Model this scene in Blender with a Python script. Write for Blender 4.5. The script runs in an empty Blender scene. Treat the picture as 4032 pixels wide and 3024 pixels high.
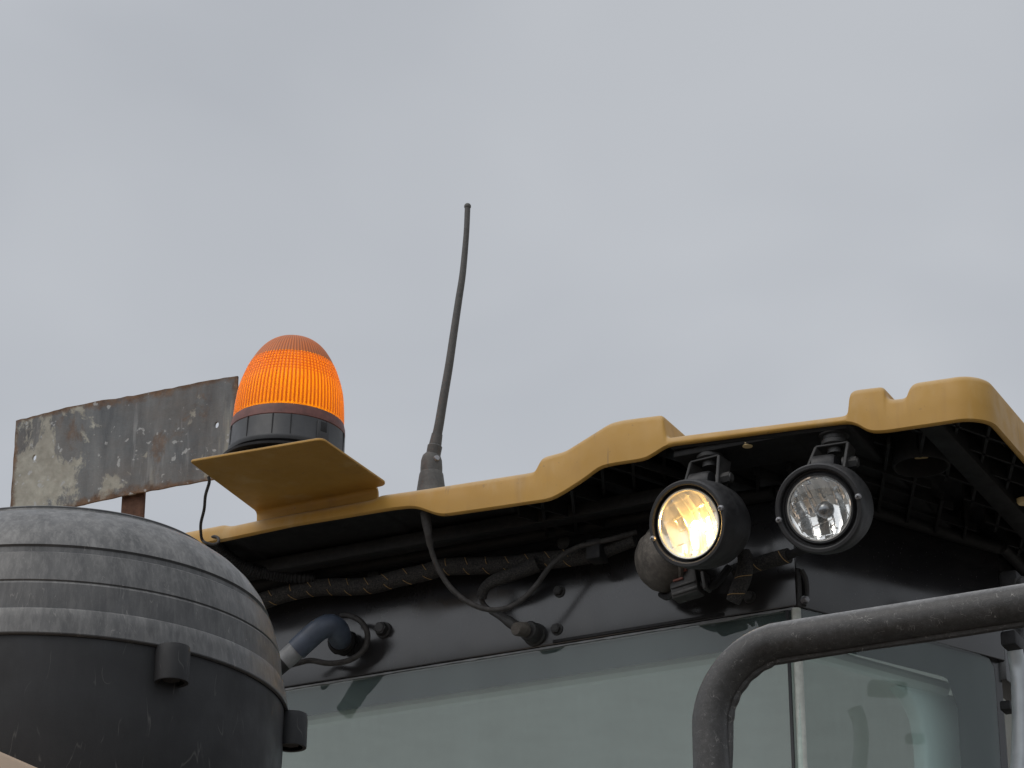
import bpy, bmesh, math, random
from mathutils import Vector, Matrix
random.seed(4)
R = math.radians
scn = bpy.context.scene
COL = scn.collection

# ---------------------------------------------------------------- camera
cam_data = bpy.data.cameras.new('camera')
cam_data.lens = 100.0; cam_data.sensor_width = 36.0; cam_data.clip_end = 20000
cam = bpy.data.objects.new('camera', cam_data); COL.objects.link(cam)
cam.location = (1.64507, -3.52011, 1.6)
cam.rotation_euler = (R(90 + 24), 0, R(116.5 - 90))
scn.camera = cam

# ---------------------------------------------------------------- sky, sun, exposure
SUN_EL, SUN_AZ = 52.0, -112.0          # towards the sun: behind and to the left of the camera
sv = Vector((math.cos(R(SUN_AZ)) * math.cos(R(SUN_EL)), math.sin(R(SUN_AZ)) * math.cos(R(SUN_EL)), math.sin(R(SUN_EL))))
world = bpy.data.worlds.new('World'); scn.world = world; world.use_nodes = True
wn, wl = world.node_tree.nodes, world.node_tree.links
wn.clear()
def W(t, **k):
    n = wn.new(t)
    for a, b in k.items(): setattr(n, a, b)
    return n
wout = W('ShaderNodeOutputWorld'); bg = W('ShaderNodeBackground'); bg.inputs['Strength'].default_value = 0.1
sky = W('ShaderNodeTexSky', sky_type='NISHITA', sun_disc=False)
sky.sun_elevation = R(SUN_EL); sky.sun_rotation = math.atan2(sv.x, sv.y)
sky.air_density = 1.0; sky.dust_density = 6.0; sky.ozone_density = 1.0
tc = W('ShaderNodeTexCoord')
sep = W('ShaderNodeSeparateXYZ'); wl.new(tc.outputs['Generated'], sep.inputs[0])
zz = W('ShaderNodeMath', operation='ADD'); wl.new(sep.outputs['Z'], zz.inputs[0]); zz.inputs[1].default_value = 0.22
zc = W('ShaderNodeMath', operation='MAXIMUM'); wl.new(zz.outputs[0], zc.inputs[0]); zc.inputs[1].default_value = 0.08
dx = W('ShaderNodeMath', operation='DIVIDE'); wl.new(sep.outputs['X'], dx.inputs[0]); wl.new(zc.outputs[0], dx.inputs[1])
dy = W('ShaderNodeMath', operation='DIVIDE'); wl.new(sep.outputs['Y'], dy.inputs[0]); wl.new(zc.outputs[0], dy.inputs[1])
cmb = W('ShaderNodeCombineXYZ'); wl.new(dx.outputs[0], cmb.inputs[0]); wl.new(dy.outputs[0], cmb.inputs[1])
nz = W('ShaderNodeTexNoise'); nz.inputs['Scale'].default_value = 3.6; nz.inputs['Detail'].default_value = 3.2; nz.inputs['Roughness'].default_value = 0.42; nz.inputs['Distortion'].default_value = 0.35
cmb.inputs[2].default_value = 1.9
wl.new(cmb.outputs[0], nz.inputs['Vector'])
cr = W('ShaderNodeValToRGB'); wl.new(nz.outputs['Fac'], cr.inputs[0])
e = cr.color_ramp.elements
e[0].position = 0.26; e[0].color = (4.4, 4.62, 4.98, 1)
e[1].position = 0.74; e[1].color = (5.55, 5.75, 6.05, 1)
# the sheet of cloud is brighter towards the hidden sun
dot = W('ShaderNodeVectorMath', operation='DOT_PRODUCT'); wl.new(tc.outputs['Generated'], dot.inputs[0]); dot.inputs[1].default_value = sv
dm = W('ShaderNodeMapRange'); wl.new(dot.outputs['Value'], dm.inputs['Value'])
dm.inputs['From Min'].default_value = 0.1; dm.inputs['From Max'].default_value = 1.0
dm.inputs['To Min'].default_value = 1.0; dm.inputs['To Max'].default_value = 2.1
hz = W('ShaderNodeMapRange'); wl.new(sep.outputs['Z'], hz.inputs['Value'])
hz.inputs['From Min'].default_value = 0.15; hz.inputs['From Max'].default_value = 0.6; hz.inputs['To Min'].default_value = 1.2; hz.inputs['To Max'].default_value = 0.98
hm = W('ShaderNodeMath', operation='MULTIPLY'); wl.new(dm.outputs[0], hm.inputs[0]); wl.new(hz.outputs[0], hm.inputs[1])
glow = W('ShaderNodeVectorMath', operation='SCALE'); wl.new(cr.outputs['Color'], glow.inputs[0]); wl.new(hm.outputs[0], glow.inputs['Scale'])
mx = W('ShaderNodeMix', data_type='RGBA'); mx.inputs['Factor'].default_value = 0.9
wl.new(sky.outputs[0], mx.inputs['A']); wl.new(glow.outputs[0], mx.inputs['B'])
wl.new(mx.outputs['Result'], bg.inputs['Color']); wl.new(bg.outputs[0], wout.inputs[0])

sd = bpy.data.lights.new('sun', 'SUN'); sd.energy = 0.8; sd.angle = R(35); sd.color = (1.0, 0.95, 0.88)
so = bpy.data.objects.new('sun', sd); COL.objects.link(so); so.location = (2, -6, 9)
so.rotation_euler = (-sv).to_track_quat('-Z', 'Y').to_euler()
vs = scn.view_settings
vs.view_transform = 'Standard'; vs.look = 'None'; vs.exposure = 0.0; vs.gamma = 1.0; vs.use_curve_mapping = False
scn.render.engine = 'CYCLES'
scn.cycles.max_bounces = 10; scn.cycles.transparent_max_bounces = 16; scn.cycles.glossy_bounces = 5
scn.cycles.caustics_reflective = True; scn.cycles.sample_clamp_indirect = 6.0

# ---------------------------------------------------------------- materials
class NT:
    def __init__(s, name):
        s.m = bpy.data.materials.new(name); s.m.use_nodes = True
        s.n, s.l = s.m.node_tree.nodes, s.m.node_tree.links
        s.b = s.n['Principled BSDF']; s.o = s.n['Material Output']
        s.tc = s.n.new('ShaderNodeTexCoord')
    def set(s, node, key, v):
        i = node.inputs[key]
        if hasattr(v, 'is_output'): s.l.new(v, i)
        else: i.default_value = v
    def noise(s, scale, detail=3, rough=0.5, stretch=None, dist=0.0, coord='Object', off=(0, 0, 0)):
        mp = s.n.new('ShaderNodeMapping'); s.l.new(s.tc.outputs[coord], mp.inputs[0])
        mp.inputs['Location'].default_value = off
        if stretch: mp.inputs['Scale'].default_value = stretch
        t = s.n.new('ShaderNodeTexNoise'); s.l.new(mp.outputs[0], t.inputs['Vector'])
        t.inputs['Scale'].default_value = scale; t.inputs['Detail'].default_value = detail; t.inputs['Roughness'].default_value = rough; t.inputs['Distortion'].default_value = dist
        return t.outputs['Fac']
    def ramp(s, f, *stops):
        r = s.n.new('ShaderNodeValToRGB'); s.l.new(f, r.inputs[0]); el = r.color_ramp.elements
        while len(el) < len(stops): el.new(0.5)
        for q, (p, c) in zip(el, stops):
            q.position = p; q.color = (c, c, c, 1) if isinstance(c, (int, float)) else (*c, 1)
        return r.outputs['Color']
    def mix(s, f, a, b, mode='MIX'):
        m = s.n.new('ShaderNodeMix'); m.data_type = 'RGBA'; m.blend_type = mode
        for k, v in (('Factor', f), ('A', a), ('B', b)):
            if not hasattr(v, 'is_output') and k != 'Factor' and len(v) == 3: v = (*v, 1)
            s.set(m, k, v)
        return m.outputs['Result']
    def math(s, op, a, b=0.5):
        m = s.n.new('ShaderNodeMath'); m.operation = op; s.set(m, 0, a); s.set(m, 1, b); m.use_clamp = op in ('MULTIPLY', 'ADD', 'SUBTRACT'); return m.outputs[0]
    def upness(s, lo=0.0, hi=1.0):
        g = s.n.new('ShaderNodeNewGeometry'); sp = s.n.new('ShaderNodeSeparateXYZ'); s.l.new(g.outputs['Normal'], sp.inputs[0])
        r = s.n.new('ShaderNodeMapRange'); s.l.new(sp.outputs['Z'], r.inputs['Value']); r.inputs['From Min'].default_value = lo; r.inputs['From Max'].default_value = hi
        return r.outputs[0]
    def hairs(s, scale, width=0.012, off=(0, 0, 0), stretch=None):
        n = s.noise(scale, 2, 0.5, stretch, 0.6, off=off)
        d = s.math('ABSOLUTE', s.math('SUBTRACT', n, 0.5)); 
        m = s.n.new('ShaderNodeMath'); m.operation = 'SUBTRACT'; s.l.new(n, m.inputs[0]); m.inputs[1].default_value = 0.5
        a = s.n.new('ShaderNodeMath'); a.operation = 'ABSOLUTE'; s.l.new(m.outputs[0], a.inputs[0])
        line = s.ramp(a.outputs[0], (0.0, 1.0), (width, 0.0))
        gate = s.ramp(s.noise(scale * 0.9, 2, 0.5, off=(3.1, 1.7, 0.4)), (0.52, 0.0), (0.6, 1.0))
        return s.math('MULTIPLY', line, gate)
    def bump(s, f, strength=0.2, dist=0.002):
        b = s.n.new('ShaderNodeBump'); b.inputs['Strength'].default_value = strength; b.inputs['Distance'].default_value = dist
        s.l.new(f, b.inputs['Height']); s.l.new(b.outputs[0], s.b.inputs['Normal'])
    def pr(s, color=None, rough=None, metal=None, spec=None):
        for k, v in (('Base Color', color), ('Roughness', rough), ('Metallic', metal), ('Specular IOR Level', spec)):
            if v is None: continue
            if k == 'Base Color' and not hasattr(v, 'is_output') and len(v) == 3: v = (*v, 1)
            s.set(s.b, k, v)
        return s.m

def mat_yellow():
    t = NT('yellow_machine_paint')
    base = t.mix(t.ramp(t.noise(7, 4, 0.6), (0.35, 0.0), (0.7, 1.0)), (0.385, 0.213, 0.040), (0.44, 0.252, 0.056))
    run = t.ramp(t.noise(26, 4, 0.6, (1.0, 1.0, 0.16)), (0.55, 0.0), (0.75, 1.0))
    base = t.mix(t.math('MULTIPLY', run, 0.55), base, (0.30, 0.165, 0.05))
    pale = t.ramp(t.noise(19, 4, 0.6, (1.0, 1.0, 0.3), off=(2, 5, 1)), (0.56, 0.0), (0.78, 1.0))
    base = t.mix(t.math('MULTIPLY', pale, 0.45), base, (0.50, 0.38, 0.21))
    spk = t.ramp(t.noise(130, 3, 0.6), (0.67, 0.0), (0.72, 1.0))
    base = t.mix(t.math('MULTIPLY', spk, 0.5), base, (0.20, 0.12, 0.05))
    drp = t.ramp(t.noise(70, 3, 0.6, (1.0, 1.0, 0.06), off=(8, 1, 2)), (0.68, 0.0), (0.73, 1.0))
    base = t.mix(t.math('MULTIPLY', drp, 0.5), base, (0.17, 0.11, 0.055))
    dust = t.math('MULTIPLY', t.upness(0.2, 1.0), t.ramp(t.noise(30, 4, 0.6), (0.3, 0.35), (0.7, 0.8)))
    base = t.mix(dust, base, (0.52, 0.44, 0.33))
    t.bump(t.noise(420, 2, 0.5), 0.06, 0.001)
    return t.pr(base, t.ramp(t.noise(40, 3), (0.3, 0.42), (0.7, 0.6)), spec=0.4)

def mat_black(name, base=(0.018, 0.018, 0.019), dust=(0.17, 0.165, 0.155), amt=0.35, rough=0.55, up=(0.1, 1.0), scale=30, streak=None, hair=0.0, bumpy=0.15, spec=0.4, cover=0.0):
    t = NT(name)
    c = t.mix(t.ramp(t.noise(scale * 0.4, 4, 0.6), (0.3, 0.0), (0.75, 1.0)), base, tuple(x * 1.7 for x in base))
    d = t.ramp(t.noise(scale, 5, 0.65, streak), (0.36, 0.0), (0.72, 1.0))
    u = t.math('ADD', t.math('MULTIPLY', t.upness(*up), 0.85), 0.12)
    crisp = t.ramp(t.noise(scale * 3.2, 5, 0.7, streak, off=(1.3, 2.1, 0.7)), (0.46, 0.0), (0.60, 1.0))
    d = t.math('ADD', t.math('MULTIPLY', d, 0.62), t.math('MULTIPLY', crisp, 0.38))
    if cover: d = t.math('ADD', t.math('MULTIPLY', d, 1 - cover), cover)
    f = t.math('MULTIPLY', t.math('MULTIPLY', d, u), amt * 1.6)
    c = t.mix(f, c, dust)
    fine = t.ramp(t.noise(scale * 12, 2, 0.5), (0.62, 0.0), (0.75, 1.0))
    c = t.mix(t.math('MULTIPLY', fine, amt * 0.22), c, dust)
    if hair:
        c = t.mix(t.math('MULTIPLY', t.hairs(scale * 1.5, 0.010, stretch=streak), hair), c, (0.34, 0.33, 0.31))
    t.bump(t.noise(scale * 14, 3, 0.6), bumpy, 0.001)
    return t.pr(c, t.ramp(t.noise(scale, 3), (0.3, rough - 0.07), (0.7, min(1, rough + 0.12))), spec=spec)

def mat_panel():
    t = NT('satin_black_cab_paint')
    film = t.ramp(t.noise(9, 4, 0.6, (1, 1, 0.5)), (0.35, 0.0), (0.7, 1.0))
    c = t.mix(t.math('MULTIPLY', film, 0.55), (0.015, 0.015, 0.017), (0.040, 0.038, 0.037))
    spk = t.ramp(t.noise(300, 2, 0.5), (0.7, 0.0), (0.76, 1.0))
    c = t.mix(t.math('MULTIPLY', spk, 0.35), c, (0.16, 0.15, 0.14))
    return t.pr(c, t.ramp(t.noise(14, 4), (0.3, 0.12), (0.75, 0.24)), spec=0.75)

def mat_rust_plate():
    t = NT('flaked_paint_on_rusty_steel')
    grey = t.mix(t.ramp(t.noise(14, 5, 0.65, (1.6, 1, 0.35)), (0.3, 0.0), (0.7, 1.0)), (0.065, 0.07, 0.077), (0.17, 0.175, 0.175))
    sp = t.n.new('ShaderNodeSeparateXYZ'); t.l.new(t.tc.outputs['Object'], sp.inputs[0])
    bx_ = t.n.new('ShaderNodeMapRange'); t.l.new(sp.outputs['X'], bx_.inputs['Value']); bx_.inputs['From Min'].default_value = -1.24; bx_.inputs['From Max'].default_value = -0.90; bx_.inputs['To Min'].default_value = 0.12; bx_.inputs['To Max'].default_value = -0.085
    bz_ = t.n.new('ShaderNodeMapRange'); t.l.new(sp.outputs['Z'], bz_.inputs['Value']); bz_.inputs['From Min'].default_value = 3.41; bz_.inputs['From Max'].default_value = 3.60; bz_.inputs['To Min'].default_value = 0.06; bz_.inputs['To Max'].default_value = -0.05
    pn_ = t.math('ADD', t.math('ADD', t.noise(9.5, 7, 0.68, (1.0, 1, 0.7), 0.3, off=(2.31, 0, 1.12)), bx_.outputs[0]), bz_.outputs[0])
    pale = t.ramp(pn_, (0.54, 0.0), (0.575, 1.0))
    c = t.mix(pale, grey, t.mix(t.ramp(t.noise(60, 3, 0.6), (0.35, 0.0), (0.7, 1.0)), (0.27, 0.26, 0.22), (0.37, 0.36, 0.31)))
    drip = t.ramp(t.noise(34, 4, 0.62, (1.5, 1, 0.18), off=(5, 0, 2)), (0.6, 0.0), (0.74, 1.0))
    c = t.mix(t.math('MULTIPLY', drip, 0.6), c, (0.30, 0.31, 0.31))
    wide = t.ramp(t.noise(13, 5, 0.7, (1.4, 1, 0.12), off=(7.2, 0, 3)), (0.60, 0.0), (0.68, 1.0))
    c = t.mix(t.math('MULTIPLY', wide, 0.75), c, (0.29, 0.28, 0.24))
    brown = t.ramp(t.noise(7, 5, 0.65, off=(4, 0, 8)), (0.45, 0.0), (0.75, 1.0))
    c = t.mix(t.math('MULTIPLY', brown, 0.6), c, (0.145, 0.12, 0.10))
    rustc = t.mix(t.ramp(t.noise(55, 5, 0.7), (0.3, 0.0), (0.7, 1.0)), (0.065, 0.036, 0.022), (0.17, 0.105, 0.065))
    blot = t.ramp(t.noise(11, 6, 0.7, (1.3, 1, 0.8), 0.4, off=(9, 0, 4)), (0.58, 0.0), (0.66, 1.0))
    c = t.mix(t.math('MULTIPLY', blot, 0.6), c, rustc)
    # rust creeping in from the cut edges
    at = t.n.new('ShaderNodeAttribute'); at.attribute_name = 'edge'
    edge = t.math('ADD', at.outputs['Fac'], t.math('MULTIPLY', t.noise(45, 5, 0.7), 0.55))
    ef = t.ramp(edge, (0.78, 0.0), (0.95, 1.0))
    c = t.mix(ef, c, rustc)
    chips = t.ramp(t.noise(70, 3, 0.5, off=(1, 0, 1)), (0.66, 0.0), (0.7, 1.0))
    c = t.mix(t.math('MULTIPLY', chips, 0.8), c, (0.34, 0.345, 0.34))
    t.bump(t.noise(60, 6, 0.7), 0.5, 0.003)
    return t.pr(c, 0.75, spec=0.25)

def mat_rust():
    t = NT('brown_rust')
    c = t.mix(t.ramp(t.noise(60, 6, 0.7), (0.3, 0.0), (0.7, 1.0)), (0.05, 0.026, 0.018), (0.135, 0.072, 0.048))
    t.bump(t.noise(120, 5, 0.7), 0.6, 0.003)
    return t.pr(c, 0.85, spec=0.2)

def mat_plain(name, col, rough=0.5, metal=0.0, var=0.3, scale=60, spec=0.5, bumpy=0.05):
    t = NT(name)
    c = t.mix(t.ramp(t.noise(scale, 4, 0.6), (0.3, 0.0), (0.7, 1.0)), tuple(x * (1 - var) for x in col), tuple(min(1, x * (1 + var)) for x in col))
    if bumpy: t.bump(t.noise(scale * 6, 3), bumpy, 0.001)
    return t.pr(c, rough, metal, spec)

def mat_glass(name, tint, dust=0.14, dustcol=(0.30, 0.34, 0.33), rough=0.02):
    t = NT(name); n, l = t.n, t.l
    n.remove(t.b)
    tr = n.new('ShaderNodeBsdfTransparent'); tr.inputs[0].default_value = (*tint, 1)
    df = n.new('ShaderNodeBsdfDiffuse'); df.inputs[0].default_value = (*dustcol, 1)
    gl = n.new('ShaderNodeBsdfGlossy'); gl.inputs['Roughness'].default_value = rough
    m1 = n.new('ShaderNodeMixShader'); l.new(tr.outputs[0], m1.inputs[1]); l.new(df.outputs[0], m1.inputs[2])
    d = t.ramp(t.noise(16, 6, 0.65, (1, 1, 0.22)), (0.3, dust * 0.55), (0.75, dust * 1.7)); l.new(d, m1.inputs[0])
    fr = n.new('ShaderNodeFresnel'); fr.inputs[0].default_value = 1.62
    ge = n.new('ShaderNodeNewGeometry'); fm = n.new('ShaderNodeMath'); fm.operation = 'MULTIPLY'; inv = n.new('ShaderNodeMath'); inv.operation = 'SUBTRACT'; inv.inputs[0].default_value = 1.0
    l.new(ge.outputs['Backfacing'], inv.inputs[1]); l.new(fr.outputs[0], fm.inputs[0]); l.new(inv.outputs[0], fm.inputs[1])
    m2 = n.new('ShaderNodeMixShader'); l.new(fm.outputs[0], m2.inputs[0]); l.new(m1.outputs[0], m2.inputs[1]); l.new(gl.outputs[0], m2.inputs[2])
    l.new(m2.outputs[0], t.o.inputs[0])
    return t.m

def mat_amber():
    t = NT('amber_fluted_lens'); n, l = t.n, t.l
    n.remove(t.b)
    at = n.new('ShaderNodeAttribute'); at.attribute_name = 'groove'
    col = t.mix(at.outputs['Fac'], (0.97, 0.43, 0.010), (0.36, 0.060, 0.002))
    lw = n.new('ShaderNodeLayerWeight'); lw.inputs[0].default_value = 0.5       # colour deepened near the rim for light crossing more plastic
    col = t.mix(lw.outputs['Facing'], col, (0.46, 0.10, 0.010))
    soil = t.ramp(t.noise(60, 4, 0.6), (0.5, 0.0), (0.75, 0.4))
    col = t.mix(soil, col, (0.50, 0.17, 0.03))
    tl = n.new('ShaderNodeBsdfTranslucent'); l.new(col, tl.inputs[0])
    df = n.new('ShaderNodeBsdfDiffuse'); l.new(t.mix(0.35, col, (0.46, 0.15, 0.02)), df.inputs[0])
    m1 = n.new('ShaderNodeMixShader'); m1.inputs[0].default_value = 0.15; l.new(tl.outputs[0], m1.inputs[1]); l.new(df.outputs[0], m1.inputs[2])
    gl = n.new('ShaderNodeBsdfGlossy'); gl.inputs['Roughness'].default_value = 0.28
    fr = n.new('ShaderNodeFresnel'); fr.inputs[0].default_value = 1.22
    m2 = n.new('ShaderNodeMixShader'); l.new(fr.outputs[0], m2.inputs[0]); l.new(m1.outputs[0], m2.inputs[1]); l.new(gl.outputs[0], m2.inputs[2])
    l.new(m2.outputs[0], t.o.inputs[0])
    return t.m

def mat_cap():
    t = NT('dusty_amber_plastic'); n, l = t.n, t.l
    at = n.new('ShaderNodeAttribute'); at.attribute_name = 'groove'
    c = t.mix(at.outputs['Fac'], (0.60, 0.16, 0.028), (0.30, 0.065, 0.014))  # orange raised in place of bulb light leaking into the crown
    c = t.mix(t.ramp(t.noise(40, 5, 0.6), (0.4, 0.0), (0.75, 0.45)), c, (0.26, 0.12, 0.06))
    return t.pr(c, 0.5, spec=0.4)

def mat_emit(name, col, strength):
    t = NT(name)
    t.b.inputs['Base Color'].default_value = (*col, 1)
    t.b.inputs['Emission Color'].default_value = (*col, 1); t.b.inputs['Emission Strength'].default_value = strength
    return t.m

def mat_harness():
    t = NT('braided_black_conduit')
    c = t.mix(t.ramp(t.noise(420, 3, 0.6), (0.4, 0.0), (0.7, 1.0)), (0.016, 0.016, 0.017), (0.065, 0.06, 0.054))
    t.bump(t.noise(500, 2, 0.5), 0.5, 0.002)
    return t.pr(c, 0.8, spec=0.3)

def mat_ground():
    t = NT('dusty_gravel_ground')
    c = t.mix(t.ramp(t.noise(1.5, 6, 0.65), (0.3, 0.0), (0.7, 1.0)), (0.12, 0.112, 0.10), (0.20, 0.185, 0.165))
    t.bump(t.noise(25, 5, 0.7), 0.6, 0.03)
    return t.pr(c, 0.95, spec=0.1)

M = dict(
    yellow=mat_yellow(), panel=mat_panel(), rustplate=mat_rust_plate(), rust=mat_rust(), harness=mat_harness(), ground=mat_ground(),
    under=mat_black('black_roof_plastic', (0.009, 0.009, 0.0095), (0.09, 0.086, 0.078), 0.2, 0.6, (-1.0, 0.6), 40, spec=0.25),
    dome=mat_black('dusty_black_moulded_plastic', (0.028, 0.029, 0.031), (0.28, 0.276, 0.266), 0.44, 0.40, (-0.12, 0.5), 60, (1.0, 1.0, 0.22), 0.30, 0.12, cover=0.24),
    body=mat_black('dark_charcoal_plastic', (0.008, 0.0085, 0.0098), (0.08, 0.08, 0.08), 0.10, 0.55, (-0.5, 1.0), 26, (1, 1, 0.25), 0.12, 0.1),
    lamp=mat_black('matt_black_lamp_housing', (0.015, 0.015, 0.016), (0.13, 0.13, 0.13), 0.22, 0.5, (-0.4, 0.9), 60, None, 0.0, 0.15),
    lampdust=mat_black('dust_caked_rubber', (0.05, 0.045, 0.04), (0.24, 0.215, 0.185), 0.75, 0.75, (-1.0, 0.6), 45, None, 0.0, 0.3),
    rail=mat_black('worn_black_rail_paint', (0.012, 0.011, 0.010), (0.46, 0.46, 0.46), 0.56, 0.42, (0.50, 1.0), 55, None, 0.55, 0.5, cover=0.3),  # pale dust on top also carries the tube's bright upper highlight
    antenna=mat_black('weathered_rubber_antenna', (0.045, 0.044, 0.042), (0.16, 0.155, 0.145), 0.5, 0.6, (-0.6, 1.0), 60, None, 0.2, 0.3),
    base=mat_black('charcoal_beacon_plastic', (0.026, 0.027, 0.029), (0.12, 0.12, 0.12), 0.15, 0.42, (-0.5, 1), 40, None, 0.0, 0.05),
    rubber=mat_plain('black_rubber', (0.018, 0.018, 0.019), 0.6, 0, 0.4, 80, 0.3),
    cable=mat_plain('dusty_black_cable', (0.045, 0.042, 0.04), 0.65, 0, 0.4, 120, 0.3),
    bolt=mat_black('dusty_black_bolt', (0.022, 0.022, 0.022), (0.10, 0.095, 0.09), 0.3, 0.5, (-1, 0.5), 90),
    screw=mat_plain('grey_zinc_screw', (0.30, 0.30, 0.31), 0.45, 0.7, 0.25, 200),
    chrome=mat_plain('bright_reflector', (0.93, 0.93, 0.92), 0.05, 0.9, 0.02, 20, 0.5, 0.0),
    bulbcap=mat_plain('grey_bulb_shield', (0.20, 0.21, 0.22), 0.25, 0.8, 0.2, 60),
    clear=mat_glass('clear_lamp_glass', (0.97, 0.97, 0.96), 0.02, (0.5, 0.5, 0.48), 0.02),
    glass=mat_glass('green_tinted_dusty_glass', (0.90, 0.965, 0.95), 0.055, (0.38, 0.46, 0.445), 0.012),
    frit=mat_plain('black_ceramic_border', (0.02, 0.021, 0.023), 0.6, 0, 0.1, 20),
    seal=mat_plain('pale_silicone_seal', (0.50, 0.52, 0.47), 0.5, 0, 0.15, 90),
    liner=mat_plain('pale_grey_headliner', (0.82, 0.85, 0.84), 0.8, 0, 0.05, 10),
    trim=mat_plain('pale_pillar_trim', (0.78, 0.82, 0.81), 0.6, 0, 0.04, 10),
    tracer=mat_plain('tan_tracer_thread', (0.32, 0.21, 0.09), 0.8, 0, 0.3, 300),
    tape=mat_plain('grey_wrapping_tape', (0.20, 0.205, 0.21), 0.55, 0, 0.2, 60),
    elbow=mat_plain('slate_blue_rubber_elbow', (0.055, 0.07, 0.10), 0.5, 0, 0.25, 40),
    tan=mat_plain('sand_coloured_hood_paint', (0.62, 0.46, 0.33), 0.55, 0, 0.06, 12),
    collar=mat_plain('unlit_lens_band', (0.12, 0.042, 0.034), 0.55, 0, 0.35, 70),
    holelight=mat_plain('hole_light_disc', (0.75, 0.58, 0.30), 0.5, 0, 0.1, 40),
    amber=mat_amber(), cap=mat_cap(),
    silver=mat_plain('painted_silver_pillar', (0.36, 0.38, 0.39), 0.35, 0.3, 0.12, 30),
    beaconbulb=mat_emit('beacon_bulb_light', (1.0, 0.72, 0.28), 14.5),
    bulb=mat_emit('halogen_bulb_light', (1.0, 0.60, 0.19), 90.0),
    glowchrome=mat_plain('glow_tinted_reflector', (0.93, 0.88, 0.74), 0.22, 0.70, 0.03, 20, 0.5, 0.0),  # warm tint put into the colour to carry the lit bulb's glow
    redclip=mat_plain('dull_red_clip', (0.22, 0.08, 0.06), 0.6, 0, 0.3, 90),
)

# ---------------------------------------------------------------- builders
def link(name, me, mat, parent=None, label=None, smooth=True, mw=None, sharp=35):
    o = bpy.data.objects.new(name, me); COL.objects.link(o)
    if mat and not me.materials: me.materials.append(M[mat])
    if smooth is not None:
        for p in me.polygons: p.use_smooth = bool(smooth)
        if smooth: me.set_sharp_from_angle(angle=R(sharp))
    if parent:
        o.parent = parent
        o.matrix_parent_inverse = ROOT[parent.name].inverted()
    ROOT[o.name] = mw or Matrix.Identity(4)
    if mw is not None: o.matrix_basis = mw
    if label: o['label'] = label
    return o
ROOT = {}      # world matrix of every object made so far

def thing(name, label, cat, loc, group=None):
    o = bpy.data.objects.new(name, None); COL.objects.link(o); o.empty_display_size = 0.05
    o.location = loc; o['label'] = label; o['category'] = cat
    if group: o['group'] = group
    ROOT[o.name] = Matrix.Translation(loc)
    return o
def tag(o, label, cat, group=None):
    o['label'] = label; o['category'] = cat
    if group: o['group'] = group
    return o
def mesh(name, v, f):
    me = bpy.data.meshes.new(name); me.from_pydata([tuple(p) for p in v], [], f); me.validate(); me.update(); return me
def frame(origin, zdir, xhint=(0, 0, 1)):
    z = Vector(zdir).normalized(); x = Vector(xhint); x = (x - z * x.dot(z)).normalized(); y = z.cross(x)
    m = Matrix((x, y, z)).transposed().to_4x4(); m.translation = Vector(origin); return m
def lathe(name, prof, seg=48, closed=False):
    v, f = [], []
    n = len(prof)
    for i in range(seg):
        a = 2 * math.pi * i / seg; c, s = math.cos(a), math.sin(a)
        for r, z in prof: v.append((r * c, r * s, z))
    for i in range(seg):
        j = (i + 1) % seg
        for k in range(n - 1):
            f.append((i * n + k, j * n + k, j * n + k + 1, i * n + k + 1))
    me = mesh(name, v, f)
    bm = bmesh.new(); bm.from_mesh(me); bmesh.ops.remove_doubles(bm, verts=bm.verts, dist=1e-5); bmesh.ops.recalc_face_normals(bm, faces=bm.faces); bm.to_mesh(me); bm.free()
    return me
def spline(pts, sub=6):
    P = [Vector(p) for p in pts]
    if len(P) < 3: return P
    out = []
    for i in range(len(P) - 1):
        a, b, c, d = P[max(i - 1, 0)], P[i], P[i + 1], P[min(i + 2, len(P) - 1)]
        for k in range(sub):
            t = k / sub
            out.append(0.5 * ((2 * b) + (c - a) * t + (2 * a - 5 * b + 4 * c - d) * t * t + (3 * b - a - 3 * c + d) * t ** 3))
    return out + [P[-1]]
def sweep(path):
    T = []
    for i in range(len(path)):
        a, b = path[max(i - 1, 0)], path[min(i + 1, len(path) - 1)]; T.append((b - a).normalized())
    up = Vector((0, 0, 1)) if abs(T[0].z) < 0.9 else Vector((0, -1, 0))
    n = (up - T[0] * up.dot(T[0])).normalized(); F = []
    for t in T:
        n = (n - t * n.dot(t)).normalized(); F.append((n, t.cross(n)))
    return T, F
def tube(name, pts, rad, seg=14, sub=6, ripple=None, caps=True):
    path = spline(pts, sub) if sub else [Vector(p) for p in pts]
    T, F = sweep(path); N = len(path)
    if not callable(rad):
        r0 = rad if isinstance(rad, (list, tuple)) else [rad] * 2
        rad = lambda u, r0=r0: r0[min(int(u * (len(r0) - 1)), len(r0) - 2)] * (1 - (u * (len(r0) - 1) - min(int(u * (len(r0) - 1)), len(r0) - 2))) + r0[min(int(u * (len(r0) - 1)), len(r0) - 2) + 1] * (u * (len(r0) - 1) - min(int(u * (len(r0) - 1)), len(r0) - 2))
    v, f = [], []
    for i, p in enumerate(path):
        r = rad(i / (N - 1))
        if ripple: r *= ripple(i)
        n, b = F[i]
        for k in range(seg):
            a = 2 * math.pi * k / seg; v.append(p + (n * math.cos(a) + b * math.sin(a)) * r)
    for i in range(N - 1):
        for k in range(seg):
            j = (k + 1) % seg; f.append((i * seg + k, i * seg + j, (i + 1) * seg + j, (i + 1) * seg + k))
    if caps: f += [tuple(reversed(range(seg))), tuple(range((N - 1) * seg, N * seg))]
    return mesh(name, v, f)
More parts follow.
